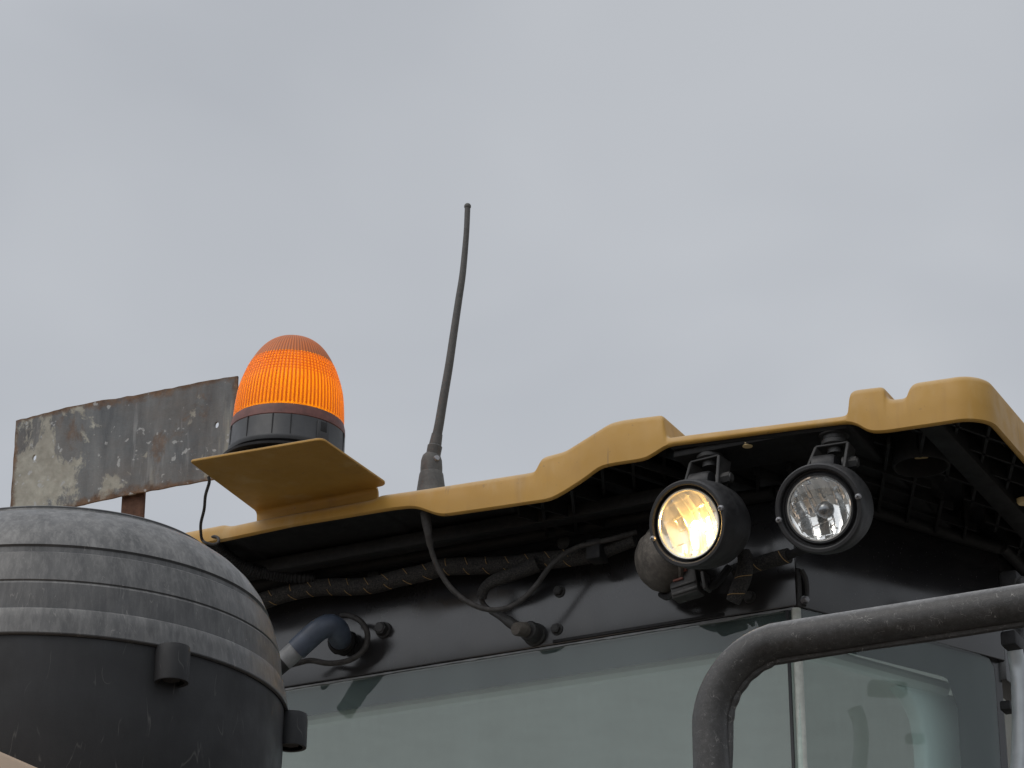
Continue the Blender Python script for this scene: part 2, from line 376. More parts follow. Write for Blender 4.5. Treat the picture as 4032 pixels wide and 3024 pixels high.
def box(name, lo, hi, bev=0.0, seg=2, mw=None):
    bm = bmesh.new(); bmesh.ops.create_cube(bm, size=1.0)
    for q in bm.verts:
        q.co = Vector([lo[i] + (q.co[i] + 0.5) * (hi[i] - lo[i]) for i in range(3)])
    if bev: bmesh.ops.bevel(bm, geom=bm.edges[:], offset=bev, segments=seg, profile=0.5, affect='EDGES')
    if mw: bmesh.ops.transform(bm, matrix=mw, verts=bm.verts)
    me = bpy.data.meshes.new(name); bm.to_mesh(me); bm.free(); return me
def prism(name, loop, depth, bev=0.0, seg=2):
    """closed outline (3D points on one plane) pushed along the vector depth"""
    bm = bmesh.new(); vs_ = [bm.verts.new(p) for p in loop]; fc = bm.faces.new(vs_)
    r = bmesh.ops.extrude_face_region(bm, geom=[fc]); bmesh.ops.translate(bm, vec=depth, verts=[q for q in r['geom'] if isinstance(q, bmesh.types.BMVert)])
    bmesh.ops.recalc_face_normals(bm, faces=bm.faces)
    if bev: bmesh.ops.bevel(bm, geom=bm.edges[:], offset=bev, segments=seg, profile=0.5, affect='EDGES')
    me = bpy.data.meshes.new(name); bm.to_mesh(me); bm.free(); return me
def hexbolt(name, r, h, washer=1.35):
    bm = bmesh.new()
    bmesh.ops.create_cone(bm, segments=20, radius1=r * washer, radius2=r * washer * 0.96, depth=h * 0.3, cap_ends=True, matrix=Matrix.Translation((0, 0, h * 0.15)))
    bmesh.ops.create_cone(bm, segments=6, radius1=r, radius2=r, depth=h * 0.7, cap_ends=True, matrix=Matrix.Translation((0, 0, h * 0.65)))
    bmesh.ops.create_cone(bm, segments=20, radius1=r * 0.82, radius2=r * 0.7, depth=h * 0.12, cap_ends=True, matrix=Matrix.Translation((0, 0, h * 1.05)))
    me = bpy.data.meshes.new(name); bm.to_mesh(me); bm.free(); return me
def fillet(pl, r=0.012, n=4):
    out = [pl[0]]
    for i in range(1, len(pl) - 1):
        a, b, c = map(Vector, (pl[i - 1], pl[i], pl[i + 1]))
        d1, d2 = (a - b).length, (c - b).length
        p, q = b + (a - b) * min(r / d1, 0.45), b + (c - b) * min(r / d2, 0.45)
        for k in range(n + 1):
            t = k / n; w = p * (1 - t) ** 2 + b * 2 * t * (1 - t) + q * t * t; out.append(tuple(w))
    return out + [pl[-1]]
def interp(pl, x):
    for (x0, z0), (x1, z1) in zip(pl, pl[1:]):
        if x <= x1: return z0 + (z1 - z0) * (x - x0) / max(x1 - x0, 1e-9)
    return pl[-1][1]

# ================================================================= ground
g = link('ground', mesh('ground', [(-6000, -6000, 0), (6000, -6000, 0), (6000, 6000, 0), (-6000, 6000, 0)], [(0, 1, 2, 3)]), 'ground', smooth=False)
g['kind'] = 'structure'

# ================================================================= loader cab
cab = thing('loader_cab', 'black machine cab with yellow overhanging roof and tinted rear windows', 'cab', (0, 0.6, 0))
TOP = fillet([(-1.25, 3.2137)] + [(-0.6909, 3.2137), (-0.6182, 3.2144), (-0.6053, 3.209), (-0.5547, 3.2103), (-0.3494, 3.2084), (-0.3399, 3.2139), (-0.2454, 3.2099), (-0.0876, 3.2053), (-0.0746, 3.2055), (-0.0676, 3.218), (-0.0615, 3.2262), (-0.0255, 3.2288), (0.049, 3.2603), (0.0701, 3.2613), (0.1348, 3.257), (0.1405, 3.2172), (0.1786, 3.2155), (0.3421, 3.2042), (0.4134, 3.1995), (0.4196, 3.2029), (0.4242, 3.2348), (0.4314, 3.2383), (0.4749, 3.2351), (0.4774, 3.2179), (0.486, 3.2125), (0.507, 3.2113), (0.5116, 3.2238), (0.5189, 3.2317), (0.5763, 3.2292)] + [(0.5765, 3.2294)], 0.008)
BOT = fillet([(-1.25, 3.1855)] + [(-0.6041, 3.1848), (-0.4879, 3.1877), (-0.3183, 3.1845), (-0.2823, 3.1821), (-0.2655, 3.1766), (-0.2435, 3.1649), (-0.227, 3.1586), (-0.154, 3.1557), (-0.0489, 3.1522), (-0.0284, 3.1585), (0.0072, 3.1742), (0.0315, 3.1879), (0.048, 3.1901), (0.1052, 3.1883), (0.1212, 3.1941), (0.1417, 3.2035), (0.1717, 3.2018), (0.3416, 3.1922), (0.4197, 3.1869), (0.4333, 3.1812), (0.4465, 3.1699), (0.457, 3.1649), (0.4749, 3.1622), (0.5703, 3.1587)] + [(0.5765, 3.1587)], 0.012)
xs = sorted(set([round(p[0], 5) for p in TOP + BOT]))
stations = [((x, 0.0), (0.0, 1.0), interp(TOP, x), interp(BOT, x), 0.95) for x in xs if x <= 0.573]
cr_ = 0.05
for k in range(1, 11):
    a = -math.pi / 2 + math.pi / 2 * k / 10
    stations.append(((0.573 + cr_ * math.cos(a), cr_ + cr_ * math.sin(a)), (-math.cos(a), -math.sin(a)), 3.2294, 3.1587, 0.0495))
for y in (0.2, 0.4, 0.7, 0.98): stations.append(((0.623, y), (-1, 0), 3.2294, 3.1587, 0.0495))
v, f, li, lf = [], [], [], []
for (px, py), (nx, ny), zt, zb, back in stations:
    h = zt - zb; r = min(0.010, h * 0.35)
    sec = [(0.0085, zb + 0.0015), (0.006, zb - 0.0004), (0.003, zb), (0.0006, zb + 0.0025), (0.0004, zb + h * 0.35), (0.002, zt - r * 1.1)]
    for k in range(1, 5):
        t = math.pi / 2 * k / 4; sec.append((0.0025 + r * (1 - math.cos(t)), zt - r + r * math.sin(t) - 0.0001))
    sec.append((back, zt))
    for d, z in sec: v.append((px + nx * d, py + ny * d, z))
    for d, z in [(0.0088, zb + 0.0012), (0.0125, zt - 0.016), (back * 0.98, zt - 0.016)]: li.append((px + nx * d, py + ny * d, z))
def strip(n, cnt): return [(i * n + k, (i + 1) * n + k, (i + 1) * n + k + 1, i * n + k + 1) for i in range(cnt - 1) for k in range(n - 1)]
roof = link('roof', mesh('roof', v, strip(11, len(stations))), 'yellow', cab, 'mustard yellow moulded roof edge with stepped outline and rounded corner', sharp=40)
link('roof_liner', mesh('roof_liner', li, strip(3, len(stations))), 'under', roof, sharp=40)
# wall line of the cab below the roof: rear face, 45 degree corner face, side face
CA, CB = Vector((0.2585, 0.2, 0)), Vector((0.455, 0.5790, 0))
along = (CB - CA).normalized(); outn = Vector((along.y, -along.x, 0))
def wall(name, a, b, z0, z1, th, mat, n, bev=0.002, label=None):
    lp = [Vector((a.x, a.y, z0)), Vector((b.x, b.y, z0)), Vector((b.x, b.y, z1)), Vector((a.x, a.y, z1))]
    return link(name, prism(name, lp, -Vector(n) * th, bev), mat, cab, label, smooth=True)
WL = Vector((-1.05, 0.2, 0))
hdr = wall('header_panel', WL, CA - Vector((0.001, 0, 0)), 3.0015, 3.187, 0.035, 'panel', (0, -1, 0), 0.0025, 'glossy black panel above the rear window')
wall('corner_header_panel', CA + along * 0.001, CB, 3.0, 3.187, 0.035, 'panel', outn, 0.0025)
SD = Vector((0.457, 1.25, 0))
wall('side_header_panel', CB + Vector((0, 0.002, 0)), SD, 2.97, 3.187, 0.035, 'panel', (1, 0, 0), 0.0025)
wall('lower_panel', WL, CA, 1.2, 2.2, 0.035, 'panel', (0, -1, 0))
wall('lower_panel', CA + along * 0.001, CB, 1.2, 2.2, 0.035, 'panel', outn)
wall('lower_panel', CB + Vector((0, 0.002, 0)), SD, 1.2, 2.2, 0.035, 'panel', (1, 0, 0))
# gasket bead where the walls meet the roof
link('gasket', tube('gasket', [(-1.05, 0.192, 3.182), (0.1, 0.192, 3.182), (0.235, 0.194, 3.182), (0.29, 0.235, 3.182), (0.43, 0.505, 3.182), (0.462, 0.565, 3.182), (0.470, 0.62, 3.182), (0.470, 1.2, 3.182)], 0.011, 12, 5), 'under', cab)
# rear window
rw = link('rear_window', prism('rear_window', [(-1.04, 0.2, 2.2), (0.247, 0.2, 2.2), (0.247, 0.2, 2.997), (-1.04, 0.2, 2.997)], (0, 0.006, 0), 0.001, 1), 'glass', cab, 'wide pale green tinted rear window with dark border', smooth=False)
link('dark_border', prism('dark_border', [(-1.04, 0.2075, 2.951), (0.247, 0.2075, 2.951), (0.247, 0.2075, 2.997), (-1.04, 0.2075, 2.997)], (0, 0.001, 0)), 'frit', rw, smooth=False)
sb = []
random.seed(8)
for i in range(60):
    x = -0.62 + i * 0.0148; w = 0.0148; h1 = 0.0012 + 0.0018 * random.random() * (1.6 if i > 45 else 0.7)
    sb.append((x, h1))
bv, bf = [], []
for x, h1 in sb:
    bv += [(x, 0.1985, 2.9985 - h1), (x, 0.1985, 2.9985 + h1 * 0.4), (x, 0.2005, 2.9985 + h1 * 0.4)]
bf = strip(3, len(sb))
link('sealant_bead', mesh('sealant_bead', bv, bf), 'tape', cab, 'thin ragged pale sealant line along the window top')
# corner window and the pale seal on the edge between the panes
pane = [(0.2608, 0.2044, 2.9995), (0.2952, 0.2708, 3.0002), (0.3878, 0.4494, 3.0023), (0.4269, 0.5249, 3.001), (0.4386, 0.5475, 2.9982), (0.4431, 0.5562, 2.9859), (0.4439, 0.5577, 2.9623), (0.4432, 0.5563, 2.8245), (0.4316, 0.534, 2.3098), (0.2424, 0.1689, 2.2686)]
inn = [(0.3053, 0.3066, 2.9517), (0.3878, 0.4658, 2.9518), (0.3926, 0.4751, 2.9494), (0.4011, 0.4915, 2.9051), (0.4005, 0.4902, 2.8128), (0.3889, 0.4679, 2.303)]
outer = [(0.2572, 0.2139, 3.0027), (0.2917, 0.2804, 3.0037), (0.3846, 0.4595, 3.0059), (0.4238, 0.5352, 3.0046), (0.4356, 0.5579, 3.0018), (0.4401, 0.5666, 2.9894), (0.4409, 0.5681, 2.9658), (0.4402, 0.5667, 2.8276), (0.4285, 0.5443, 2.3116)]
left_in = [(0.256, 0.2114, 2.9519)]
pn = Vector(outn)
cw = link('corner_window', prism('corner_window', pane, -pn * 0.006, 0.001, 1), 'glass', cab, 'angled corner pane with cut-off dark border', smooth=False)
O, I = outer, left_in + inn
bvv = [Vector(p) for p in O] + [Vector(p) for p in I]
oi = list(range(len(O))); ii = list(range(len(O), len(O) + len(I)))
pairs = [(0, 0), (1, 1), (2, 1), (3, 2), (4, 2), (5, 3), (6, 4), (7, 5), (8, 6)]
bff = []
for (a, b), (c, d) in zip(pairs, pairs[1:]):
    q = [oi[a], oi[c], ii[d], ii[b]] if d != b else [oi[a], oi[c], ii[b]]
    bff.append(tuple(q))
link('dark_border', mesh('dark_border', bvv, bff), 'frit', cw, smooth=False)
link('corner_seal', tube('corner_seal', [(0.2545, 0.2045, 2.2), (0.2545, 0.2045, 2.9985)], 0.0072, 12, 0), 'seal', cab, 'pale vertical strip between the two panes')
link('seal_lip', box('seal_lip', (0.2405, 0.1955, 2.2), (0.2455, 0.1995, 2.996), 0.001), 'frit', cab)
link('corner_post', prism('corner_post', [Vector((q.x, q.y, z)) - outn * 0.010 for q, z in ((CB - along * 0.03, 1.2), (CB, 1.2), (CB, 3.0), (CB - along * 0.03, 3.0))], -outn * 0.02), 'panel', cab, smooth=False)
# interior seen through the panes
link('headliner', prism('headliner', [(-1.04, 0.236, 3.03), (0.25, 0.236, 3.03), (0.42, 0.58, 3.03), (0.42, 1.25, 3.03), (-1.04, 1.25, 3.03)], (0, 0, 0.02)), 'liner', cab, smooth=False)
link('headliner_lip', tube('headliner_lip', [(-1.03, 0.262, 2.962), (0.20, 0.262, 2.962), (0.235, 0.285, 2.96), (0.37, 0.53, 2.952)], 0.013, 10, 4), 'liner', cab)
link('pillar_trim', prism('pillar_trim', [(0.3254, 0.4377, 2.9416), (0.3372, 0.4605, 2.9274), (0.3456, 0.4767, 2.9014), (0.3485, 0.4823, 2.8602), (0.3484, 0.4822, 2.7879), (0.3366, 0.4594, 2.3713), (0.3876, 0.5577, 2.3834), (0.4073, 0.5957, 2.9426), (0.3869, 0.5564, 2.9478), (0.353, 0.4909, 2.9442)], -pn * 0.03, 0.008, 3), 'trim', cab)
link('front_post', box('front_post', (-1.04, 1.20, 1.2), (-0.98, 1.25, 3.03), 0.005), 'panel', cab)
link('front_post', box('front_post', (0.42, 1.20, 1.2), (0.48, 1.25, 3.03), 0.005), 'panel', cab)
link('floor_plate', box('floor_plate', (-1.04, 0.24, 1.2), (0.42, 1.25, 1.24), 0.004), 'trim', cab)  # unseen floor, coloured pale to bounce light up onto the headliner
# ribs moulded under the roof
def rib(p, q, z0=3.172, z1=3.2, w=0.0022):
    p, q = Vector((*p, 0)), Vector((*q, 0)); d = (q - p).normalized(); n = Vector((-d.y, d.x, 0)) * w
    lp = [p + n, q + n, q - n, p - n]
    return link('rib', prism('rib', [Vector((a.x, a.y, z0)) for a in lp], (0, 0, z1 - z0)), 'under', roof, smooth=False)
def inside(x, y):
    if not (0.013 < y < 0.9 and -0.14 < x < 0.609): return False
    if x < 0.2585: return y < 0.183
    if x < 0.455: return (Vector((x, y, 0)) - CA).dot(outn) > 0.016
    return x > 0.482
def ztop_at(x): return interp(TOP, x) - 0.0165
U, V_ = Vector((math.cos(R(65)), math.sin(R(65)))), Vector((math.cos(R(113)), math.sin(R(113))))
for fam, (d, n) in enumerate(((U, Vector((-U.y, U.x))), (V_, Vector((-V_.y, V_.x))))):
    for k in range(-24, 24):
        run = None; base = n * (k * 0.046 + (0.012 if fam else 0.02))
        for s in range(-40, 260):
            p = base + d * (s * 0.006)
            ok = inside(p.x, p.y) and not (0.14 < p.x < 0.425 and p.y < 0.11)
            if ok and run is None: run = (p.x, p.y)
            last = (p.x, p.y) if ok else None
            if ok: end = last
            if not ok and run is not None:
                if (Vector(end) - Vector(run)).length > 0.03:
                    zt = min(ztop_at(run[0]), ztop_at(end[0]))
                    zlo = max(interp(BOT, run[0]), interp(BOT, end[0])) if max(run[0], end[0]) < 0.57 and min(run[1], end[1]) < 0.2 else 3.168
                    zlo = min(max(zlo + 0.006, 3.168), zt - 0.012)
                    rib(run, end, zlo, zt)
                run = None
# moulded beams the lamps hang from
link('roof_beam', box('roof_beam', (0.145, 0.0145, 3.189), (0.42, 0.105, 3.199), 0.003), 'under', roof)
link('roof_beam', box('roof_beam', (-0.7, 0.11, 3.166), (0.135, 0.14, 3.1885), 0.004), 'under', roof)
link('roof_beam', box('roof_beam', (0.516, 0.02, 3.165), (0.552, 0.95, 3.2), 0.005), 'under', roof)
# drain cup; pale yellow discs stand in for light seen through roof holes
cup = link('drain_cup', lathe('drain_cup', [(0.0415, 0.04), (0.0415, 0.002), (0.0405, 0), (0.0385, 0), (0.0375, 0.002), (0.0375, 0.04)], 40), 'under', roof, mw=Matrix.Translation((0.4757, 0.1525, 3.164)))
for p, r in (((0.4667, 0.1837, 3.194), 0.012), ((0.2585, 0.0235, 3.1905), 0.009), ((0.5649, 0.3588, 3.166), 0.010)):
    link('hole_light_disc', lathe('hole_light_disc', [(0, -0.002), (r * 0.8, -0.002), (r, 0.001), (r, 0.006), (0, 0.006)], 24), 'holelight', roof, mw=Matrix.Translation(p))
# bolts on the header panel
bolts = [(-0.1279, 0.2, 3.0854), (-0.1323, 0.2, 3.0247), (0.1845, 0.2, 3.0265)]
bm_ = hexbolt('bolt', 0.0072, 0.009)
for p in bolts: link('bolt', bm_, 'bolt', hdr, smooth=True, mw=frame((p[0], 0.2, p[2]), (0, -1, 0)))
big = hexbolt('bolt', 0.0105, 0.016, 1.3)
p = (-0.4349, 0.2, 3.0698); link('bolt', big, 'bolt', hdr, mw=frame((p[0], 0.2, p[2]), (0, -1, 0)))
# blanked slots and stampings high on the panel, half lost in the dark
for p in [(-0.5693, 0.19, 3.227), (-0.4579, 0.19, 3.2185), (-0.5256, 0.19, 3.2038), (-0.1213, 0.19, 3.2166)]:
    link('blind_rivet', lathe('blind_rivet', [(0, 0.005), (0.006, 0.004), (0.0095, 0.001), (0.011, 0)], 18), 'bolt', hdr, mw=frame((p[0], 0.2, min(p[2], 3.165)), (0, -1, 0)))
# dark strip standing in for the shadow gap above the window top
g0, g1 = (-0.1395, 0.2, 3.0049), (0.143, 0.2, 3.0054)
link('gap_shade_strip', box('gap_shade_strip', (g0[0], 0.1972, 3.0035), (g1[0], 0.2015, 3.0085), 0.001), 'rubber', hdr)
# latch on the corner
la = [(0.2664, 0.2021, 3.0568), (0.2702, 0.2095, 3.0433), (0.2704, 0.21, 3.0195), (0.2675, 0.2043, 3.0016)]
link('latch_strap', tube('latch_strap', la, 0.0035, 8, 5), 'bolt', cab)
l1, l2 = [(0.2636, 0.2011, 3.0503), (0.2663, 0.2064, 3.0104)]
link('latch_screw', hexbolt('latch_screw', 0.005, 0.008), 'screw', cab, mw=frame(l2, outn))
link('latch_plate', box('latch_plate', (-0.004, -0.03, 0), (0.004, 0.03, 0.004), 0.001, mw=frame([(0.2599, 0.2027, 3.0297)][0], outn, along)), 'bolt', cab)

# right-hand door frame and its bracket, at the picture's edge
fr_ = thing('door_frame', 'pale silver upright of the cab side door at the right edge', 'door frame', (0.52, 0.5, 1.2))
link('upright', tube('upright', [(0.535, 0.3568, 2.9381), (0.535, 0.3655, 2.9087), (0.535, 0.3624, 2.8584), (0.535, 0.3479, 2.7986), (0.535, 0.322, 2.7368), (0.535, 0.2441, 2.5717), (0.535, -0.0492, 1.7826)], 0.0120, 14, 6), 'silver', fr_)
link('bracket', box('bracket', tuple(Vector((0.52, 0.4071, 2.9664)) - Vector((0.012, 0.03, 0.011))), tuple(Vector((0.52, 0.4071, 2.9664)) + Vector((0.012, 0.03, 0.012))), 0.004), 'rubber', fr_)
link('bracket', box('bracket', tuple(Vector((0.52, 0.4311, 3.0676)) - Vector((0.014, 0.03, 0.013))), tuple(Vector((0.52, 0.4311, 3.0676)) + Vector((0.014, 0.03, 0.013))), 0.005), 'rubber', fr_)
link('bracket_bolt', hexbolt('bracket_bolt', 0.009, 0.012), 'bolt', fr_, mw=frame((0.55, 0.3651, 3.0413), (0.6, -0.8, 0)))
link('catch', box('catch', tuple(Vector((0.49, 0.4371, 2.8802)) - Vector((0.004, 0.012, 0.007))), tuple(Vector((0.49, 0.4371, 2.8802)) + Vector((0.012, 0.016, 0.007))), 0.002), 'rubber', fr_)

# ================================================================= beacon bracket
bk = thing('beacon_bracket', 'mustard yellow bent steel plate carrying the orange beacon', 'bracket', (-0.45, 0.02, 3.2))
zp = 3.2295
def rrect(x0, x1, y0, y1, r, n=5):
    out = []
    for cx, cy, a0 in ((x1 - r, y1 - r, 0), (x0 + r, y1 - r, 90), (x0 + r, y0 + r, 180), (x1 - r, y0 + r, 270)):
        for k in range(n + 1):
            a = R(a0 + 90 * k / n); out.append((cx + r * math.cos(a), cy + r * math.sin(a)))
    return out
loop = []
for cx, cy, r, a0 in ((-0.3275 - 0.014, 0.012 - 0.014, 0.014, 0), (-0.5655 + 0.002, 0.012, 0.002, 90), (-0.5500 + 0.006, -0.2025 + 0.006, 0.006, 180), (-0.3275 - 0.012, -0.1905 + 0.012, 0.012, 270)):
    for k in range(6):
        a = R(a0 + 90 * k / 5); loop.append((cx + r * math.cos(a), cy + r * math.sin(a), zp))
link('plate', prism('plate', loop, (0, 0, 0.004), 0.0008, 1), 'yellow', bk, 'flat bracket plate seen from below')
fl = []
for k in range(7):
    a = math.pi / 2 * k / 6; fl.append((0.012 + 0.010 * math.sin(a) , zp + 0.004 - 0.012 * (1 - math.cos(a))))
sec = [(0.010, zp + 0.004)] + fl + [(0.0225, 3.2145), (0.0185, 3.2145)] + [(0.012 + 0.0062 * math.sin(math.pi / 2 * k / 6), zp - 0.012 * 0.62 * (1 - math.cos(math.pi / 2 * k / 6))) for k in range(6, -1, -1)]
link('flange', prism('flange', [(-0.5655, y, z) for y, z in sec], (0.216, 0, 0), 0), 'yellow', bk)
for xx in (-0.53, -0.40): link('bolt', hexbolt('bolt', 0.006, 0.007), 'bolt', bk, mw=frame((xx, 0.05, 3.2095), (0, 0, 1)))
link('foot', box('foot', (-0.5655, 0.017, 3.2100), (-0.3500, 0.085, 3.2140), 0.001), 'yellow', bk)

# ================================================================= beacon
BC = Vector((-0.4425, -0.1033, 3.2345))
BC.z += 0.0055
be = thing('warning_beacon', 'lit orange fluted warning beacon on black base above the yellow bracket', 'beacon', BC)
tilt = Matrix.Translation(BC) @ (Matrix.Rotation(R(2.2), 4, Vector((math.cos(R(26.5 + 90)), math.sin(R(26.5 + 90)), 0)))) @ Matrix.Rotation(R(1.2), 4, Vector((math.cos(R(26.5)), math.sin(R(26.5)), 0)))
k_ = 0.00017393952850875425     # metres for one unit of the measured outline
def bl(name, prof, seg, mat, label=None, parent=None): return link(name, lathe(name, prof, seg), mat, parent or be, label, mw=tilt)
r_b = 512 * k_
bl('mounting_flange', [(0.0, -0.0005), (r_b * 1.09, -0.0005), (r_b * 1.10, 0.003), (r_b * 0.96, 0.006)], 64, 'rubber')
H0, H1 = 0.012, 0.012 + 225 * k_
bl('base', [(r_b * 0.80, 0.003), (r_b * 0.84, 0.006), (r_b * 0.985, H0 - 0.001), (r_b * 1.0, H0 + 0.003), (r_b * 1.0, H0 + 0.006), (r_b * 0.992, H0 + 0.0075), (r_b * 0.985, H1 - 0.003), (r_b * 0.975, H1)], 96, 'base', 'charcoal black ribbed beacon base')
for a in (-160, -128, -100, -82, -44, -10, 40, 100, 150):
    aa = R(a + 26.5)
    m_ = tilt @ Matrix.Rotation(aa, 4, 'Z') @ Matrix.Translation((r_b * 0.989, 0, (H0 + H1) / 2 + 0.003))
    link('seam', box('seam', (-0.0012, -0.0008, -0.019), (0.0009, 0.0008, 0.0165), 0.0003, 1), 'rubber', be, mw=m_)
m_ = tilt @ Matrix.Rotation(R(26.5 - 48), 4, 'Z') @ Matrix.Translation((r_b * 0.987, 0, H1 - 0.016))
link('latch', box('latch', (-0.002, -0.011, -0.018), (0.0022, 0.011, 0.013), 0.001), 'base', be, mw=m_)
link('latch_slot', box('latch_slot', (-0.001, -0.0062, -0.004), (0.0026, 0.0062, 0.012), 0.0008), 'rubber', be, mw=m_)
H2 = H1 + 104 * k_
bl('collar', [(r_b * 0.965, H1 - 0.001), (r_b * 0.985, H1 + 0.001), (r_b * 0.978, H1 + 0.010), (490 * k_, H2 - 0.001), (480 * k_, H2)], 96, 'collar', 'dull brown unlit bottom band of the amber lens')  # brown colour stands in for the lens band bulb light misses
LP = [(486, -10), (487, 0), (486, 30), (483, 90), (477, 170), (465, 270), (445, 360), (424, 425), (396, 500), (372, 550)]
CP = [(372, 550), (352, 590), (322, 640), (285, 690), (240, 735), (185, 772), (120, 797), (50, 809), (0, 811)]
def resample(P, step):
    out = [P[0]]
    for a, b in zip(P, P[1:]):
        n = max(1, int(math.hypot(b[0] - a[0], b[1] - a[1]) / step))
        for i in range(1, n + 1): out.append((a[0] + (b[0] - a[0]) * i / n, a[1] + (b[1] - a[1]) * i / n))
    return out
def smoothp(P): return [(q.x, q.y) for q in spline([(a, b, 0) for a, b in P], 6)]
NF = 84; SEG = NF * 8
def fluted(name, P, rows, amp, mat, label):
    P = resample(P, 6); v, f, gr = [], [], []
    for i, (r, h) in enumerate(P):
        rowf = 0.0
        if rows:
            if h > 300: rowf = min(1, (h - 310) / 60) * (0.5 - 0.5 * math.cos((h - 310) / 30 * 2 * math.pi))
        fade = max(0, min(1, h / 25)) if rows else max(0, min(1, (r - 40) / 150))
        for s in range(SEG):
            th = 2 * math.pi * s / SEG
            fl_ = 0.5 + 0.5 * math.cos(NF * th)
            d = amp * fade * (fl_ ** 0.8) - (3.0 * rowf if rows else 0)
            rr = max(r - 5 + d, 0.01)
            v.append((rr * math.cos(th) * k_, rr * math.sin(th) * k_, H2 + h * k_))
            gr.append(max((1 - fl_) ** 1.3 * fade, rowf))
    for i in range(len(P) - 1):
        for s in range(SEG):
            t = (s + 1) % SEG; f.append((i * SEG + s, i * SEG + t, (i + 1) * SEG + t, (i + 1) * SEG + s))
    me = bpy.data.meshes.new(name); me.from_pydata(v, [], f); me.update()
    at = me.attributes.new('groove', 'FLOAT', 'POINT'); at.data.foreach_set('value', gr)
    return link(name, me, mat, be, label, mw=tilt, sharp=80)
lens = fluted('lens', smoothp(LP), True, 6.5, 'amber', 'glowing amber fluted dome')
fluted('lens_cap', smoothp(CP), False, 3.5, 'cap', 'dusty brown orange crown of the dome')
link('inner_baffle', lathe('inner_baffle', [(0, 540 * k_ + H2), (366 * k_, 548 * k_ + H2)], 48), 'rubber', be, mw=tilt)  # unseen disc added to keep bulb light out of the crown
link('inner_floor', lathe('inner_floor', [(0, H2 - 0.002), (475 * k_, H2 - 0.002)], 48), 'glowchrome', be, mw=tilt)
bpy_s = bmesh.new(); bmesh.ops.create_uvsphere(bpy_s, u_segments=24, v_segments=16, radius=0.017)
bmesh.ops.scale(bpy_s, vec=(1, 1, 1.9), verts=bpy_s.verts)
me = bpy.data.meshes.new('bulb'); bpy_s.to_mesh(me); bpy_s.free()
link('bulb', me, 'beaconbulb', be, mw=tilt @ Matrix.Translation((0, 0, H2 + 0.055)))
# its cable
P0 = [Vector(p) for p in [(-0.5365, -0.17, 3.2152), (-0.5376, -0.165, 3.2082), (-0.5725, -0.12, 3.2094), (-0.5999, -0.08, 3.2056), (-0.6242, -0.05, 3.1973), (-0.6364, -0.03, 3.1894), (-0.6398, -0.02, 3.1826), (-0.6318, -0.02, 3.1758), (-0.6213, -0.015, 3.1734), (-0.6162, -0.01, 3.1781), (-0.6206, -0.005, 3.1875), (-0.6317, 0.0, 3.1934), (-0.6465, 0.01, 3.1947), (-0.6492, 0.02, 3.1916)]]
bcab = tag(link('beacon_cable', tube('beacon_cable', P0, 0.0024, 10, 8), 'cable'), 'thin black cable hanging from the beacon bracket with a small loop', 'cable')
CC = [Vector(p) for p in [(-0.6478, 0.02, 3.1976), (-0.6472, 0.05, 3.1889), (-0.6395, 0.08, 3.1789), (-0.6212, 0.1, 3.1692), (-0.5988, 0.12, 3.1643), (-0.5764, 0.14, 3.1633), (-0.5411, 0.16, 3.1609)]]
tag(link('corrugated_conduit', tube('corrugated_conduit', CC, 0.0098, 14, 26, ripple=lambda i: 1.0 if i % 4 < 2 else 0.84), 'rubber'), 'ribbed black conduit running under the left end of the roof', 'conduit')

# ================================================================= antenna
AB = Vector((-0.2782, 0.055, 3.2356))
an = thing('radio_antenna', 'weathered black whip antenna bent to the right on the roof', 'antenna', (AB.x, AB.y, 3.21))
mst = [(-0.2716, 0.055, 3.2937), (-0.2678, 0.055, 3.314), (-0.2633, 0.055, 3.3365), (-0.2564, 0.055, 3.3782), (-0.2472, 0.055, 3.4317), (-0.2396, 0.055, 3.4843), (-0.2311, 0.055, 3.542), (-0.2248, 0.055, 3.5836), (-0.2206, 0.055, 3.6277), (-0.218, 0.055, 3.6641), (-0.2166, 0.055, 3.7044)]
link('mast', tube('mast', mst, lambda u: 0.0082 - 0.0036 * min(1, u * 1.15), 14, 6), 'antenna', an)
bmx = bmesh.new(); bmesh.ops.create_uvsphere(bmx, u_segments=16, v_segments=12, radius=0.0056); me = bpy.data.meshes.new('tip'); bmx.to_mesh(me); bmx.free()
link('tip', me, 'antenna', an, mw=Matrix.Translation(mst[-1]))
ax = (Vector(mst[1]) - Vector(mst[0])).normalized()
link('ferrule', lathe('ferrule', [(0.0, -0.006), (0.0112, -0.006), (0.0115, 0.012), (0.0098, 0.014), (0.0085, 0.032), (0.0, 0.033)], 24), 'antenna', an, mw=frame(Vector(mst[0]) - ax * 0.006, ax))
kn = Vector((-0.2762, 0.055, 3.2706))
link('swivel', lathe('swivel', [(0.0, 0.020), (0.009, 0.019), (0.0138, 0.014), (0.0162, 0.006), (0.0170, -0.006), (0.0170, -0.020)], 28), 'antenna', an, mw=Matrix.Translation(kn))
link('swivel_screw', lathe('swivel_screw', [(0.0, 0.003), (0.004, 0.003), (0.0048, 0.0)], 16), 'screw', an, mw=frame(kn + Vector((0.0138, -0.0095, 0.004)), (0.8, -0.6, 0.1)))
link('base', lathe('base', [(0.0, 0.040), (0.0172, 0.040), (0.0186, 0.037), (0.0215, 0.016), (0.0228, 0.006), (0.0238, 0.004), (0.0238, 0.0)], 36), 'antenna', an, mw=Matrix.Translation((kn.x, kn.y, 3.2165)))
link('gasket', lathe('gasket', [(0.0, 0.006), (0.0250, 0.006), (0.0260, 0.0), (0.0260, -0.006)], 36), 'rubber', an, mw=Matrix.Translation((kn.x, kn.y, 3.2125)))

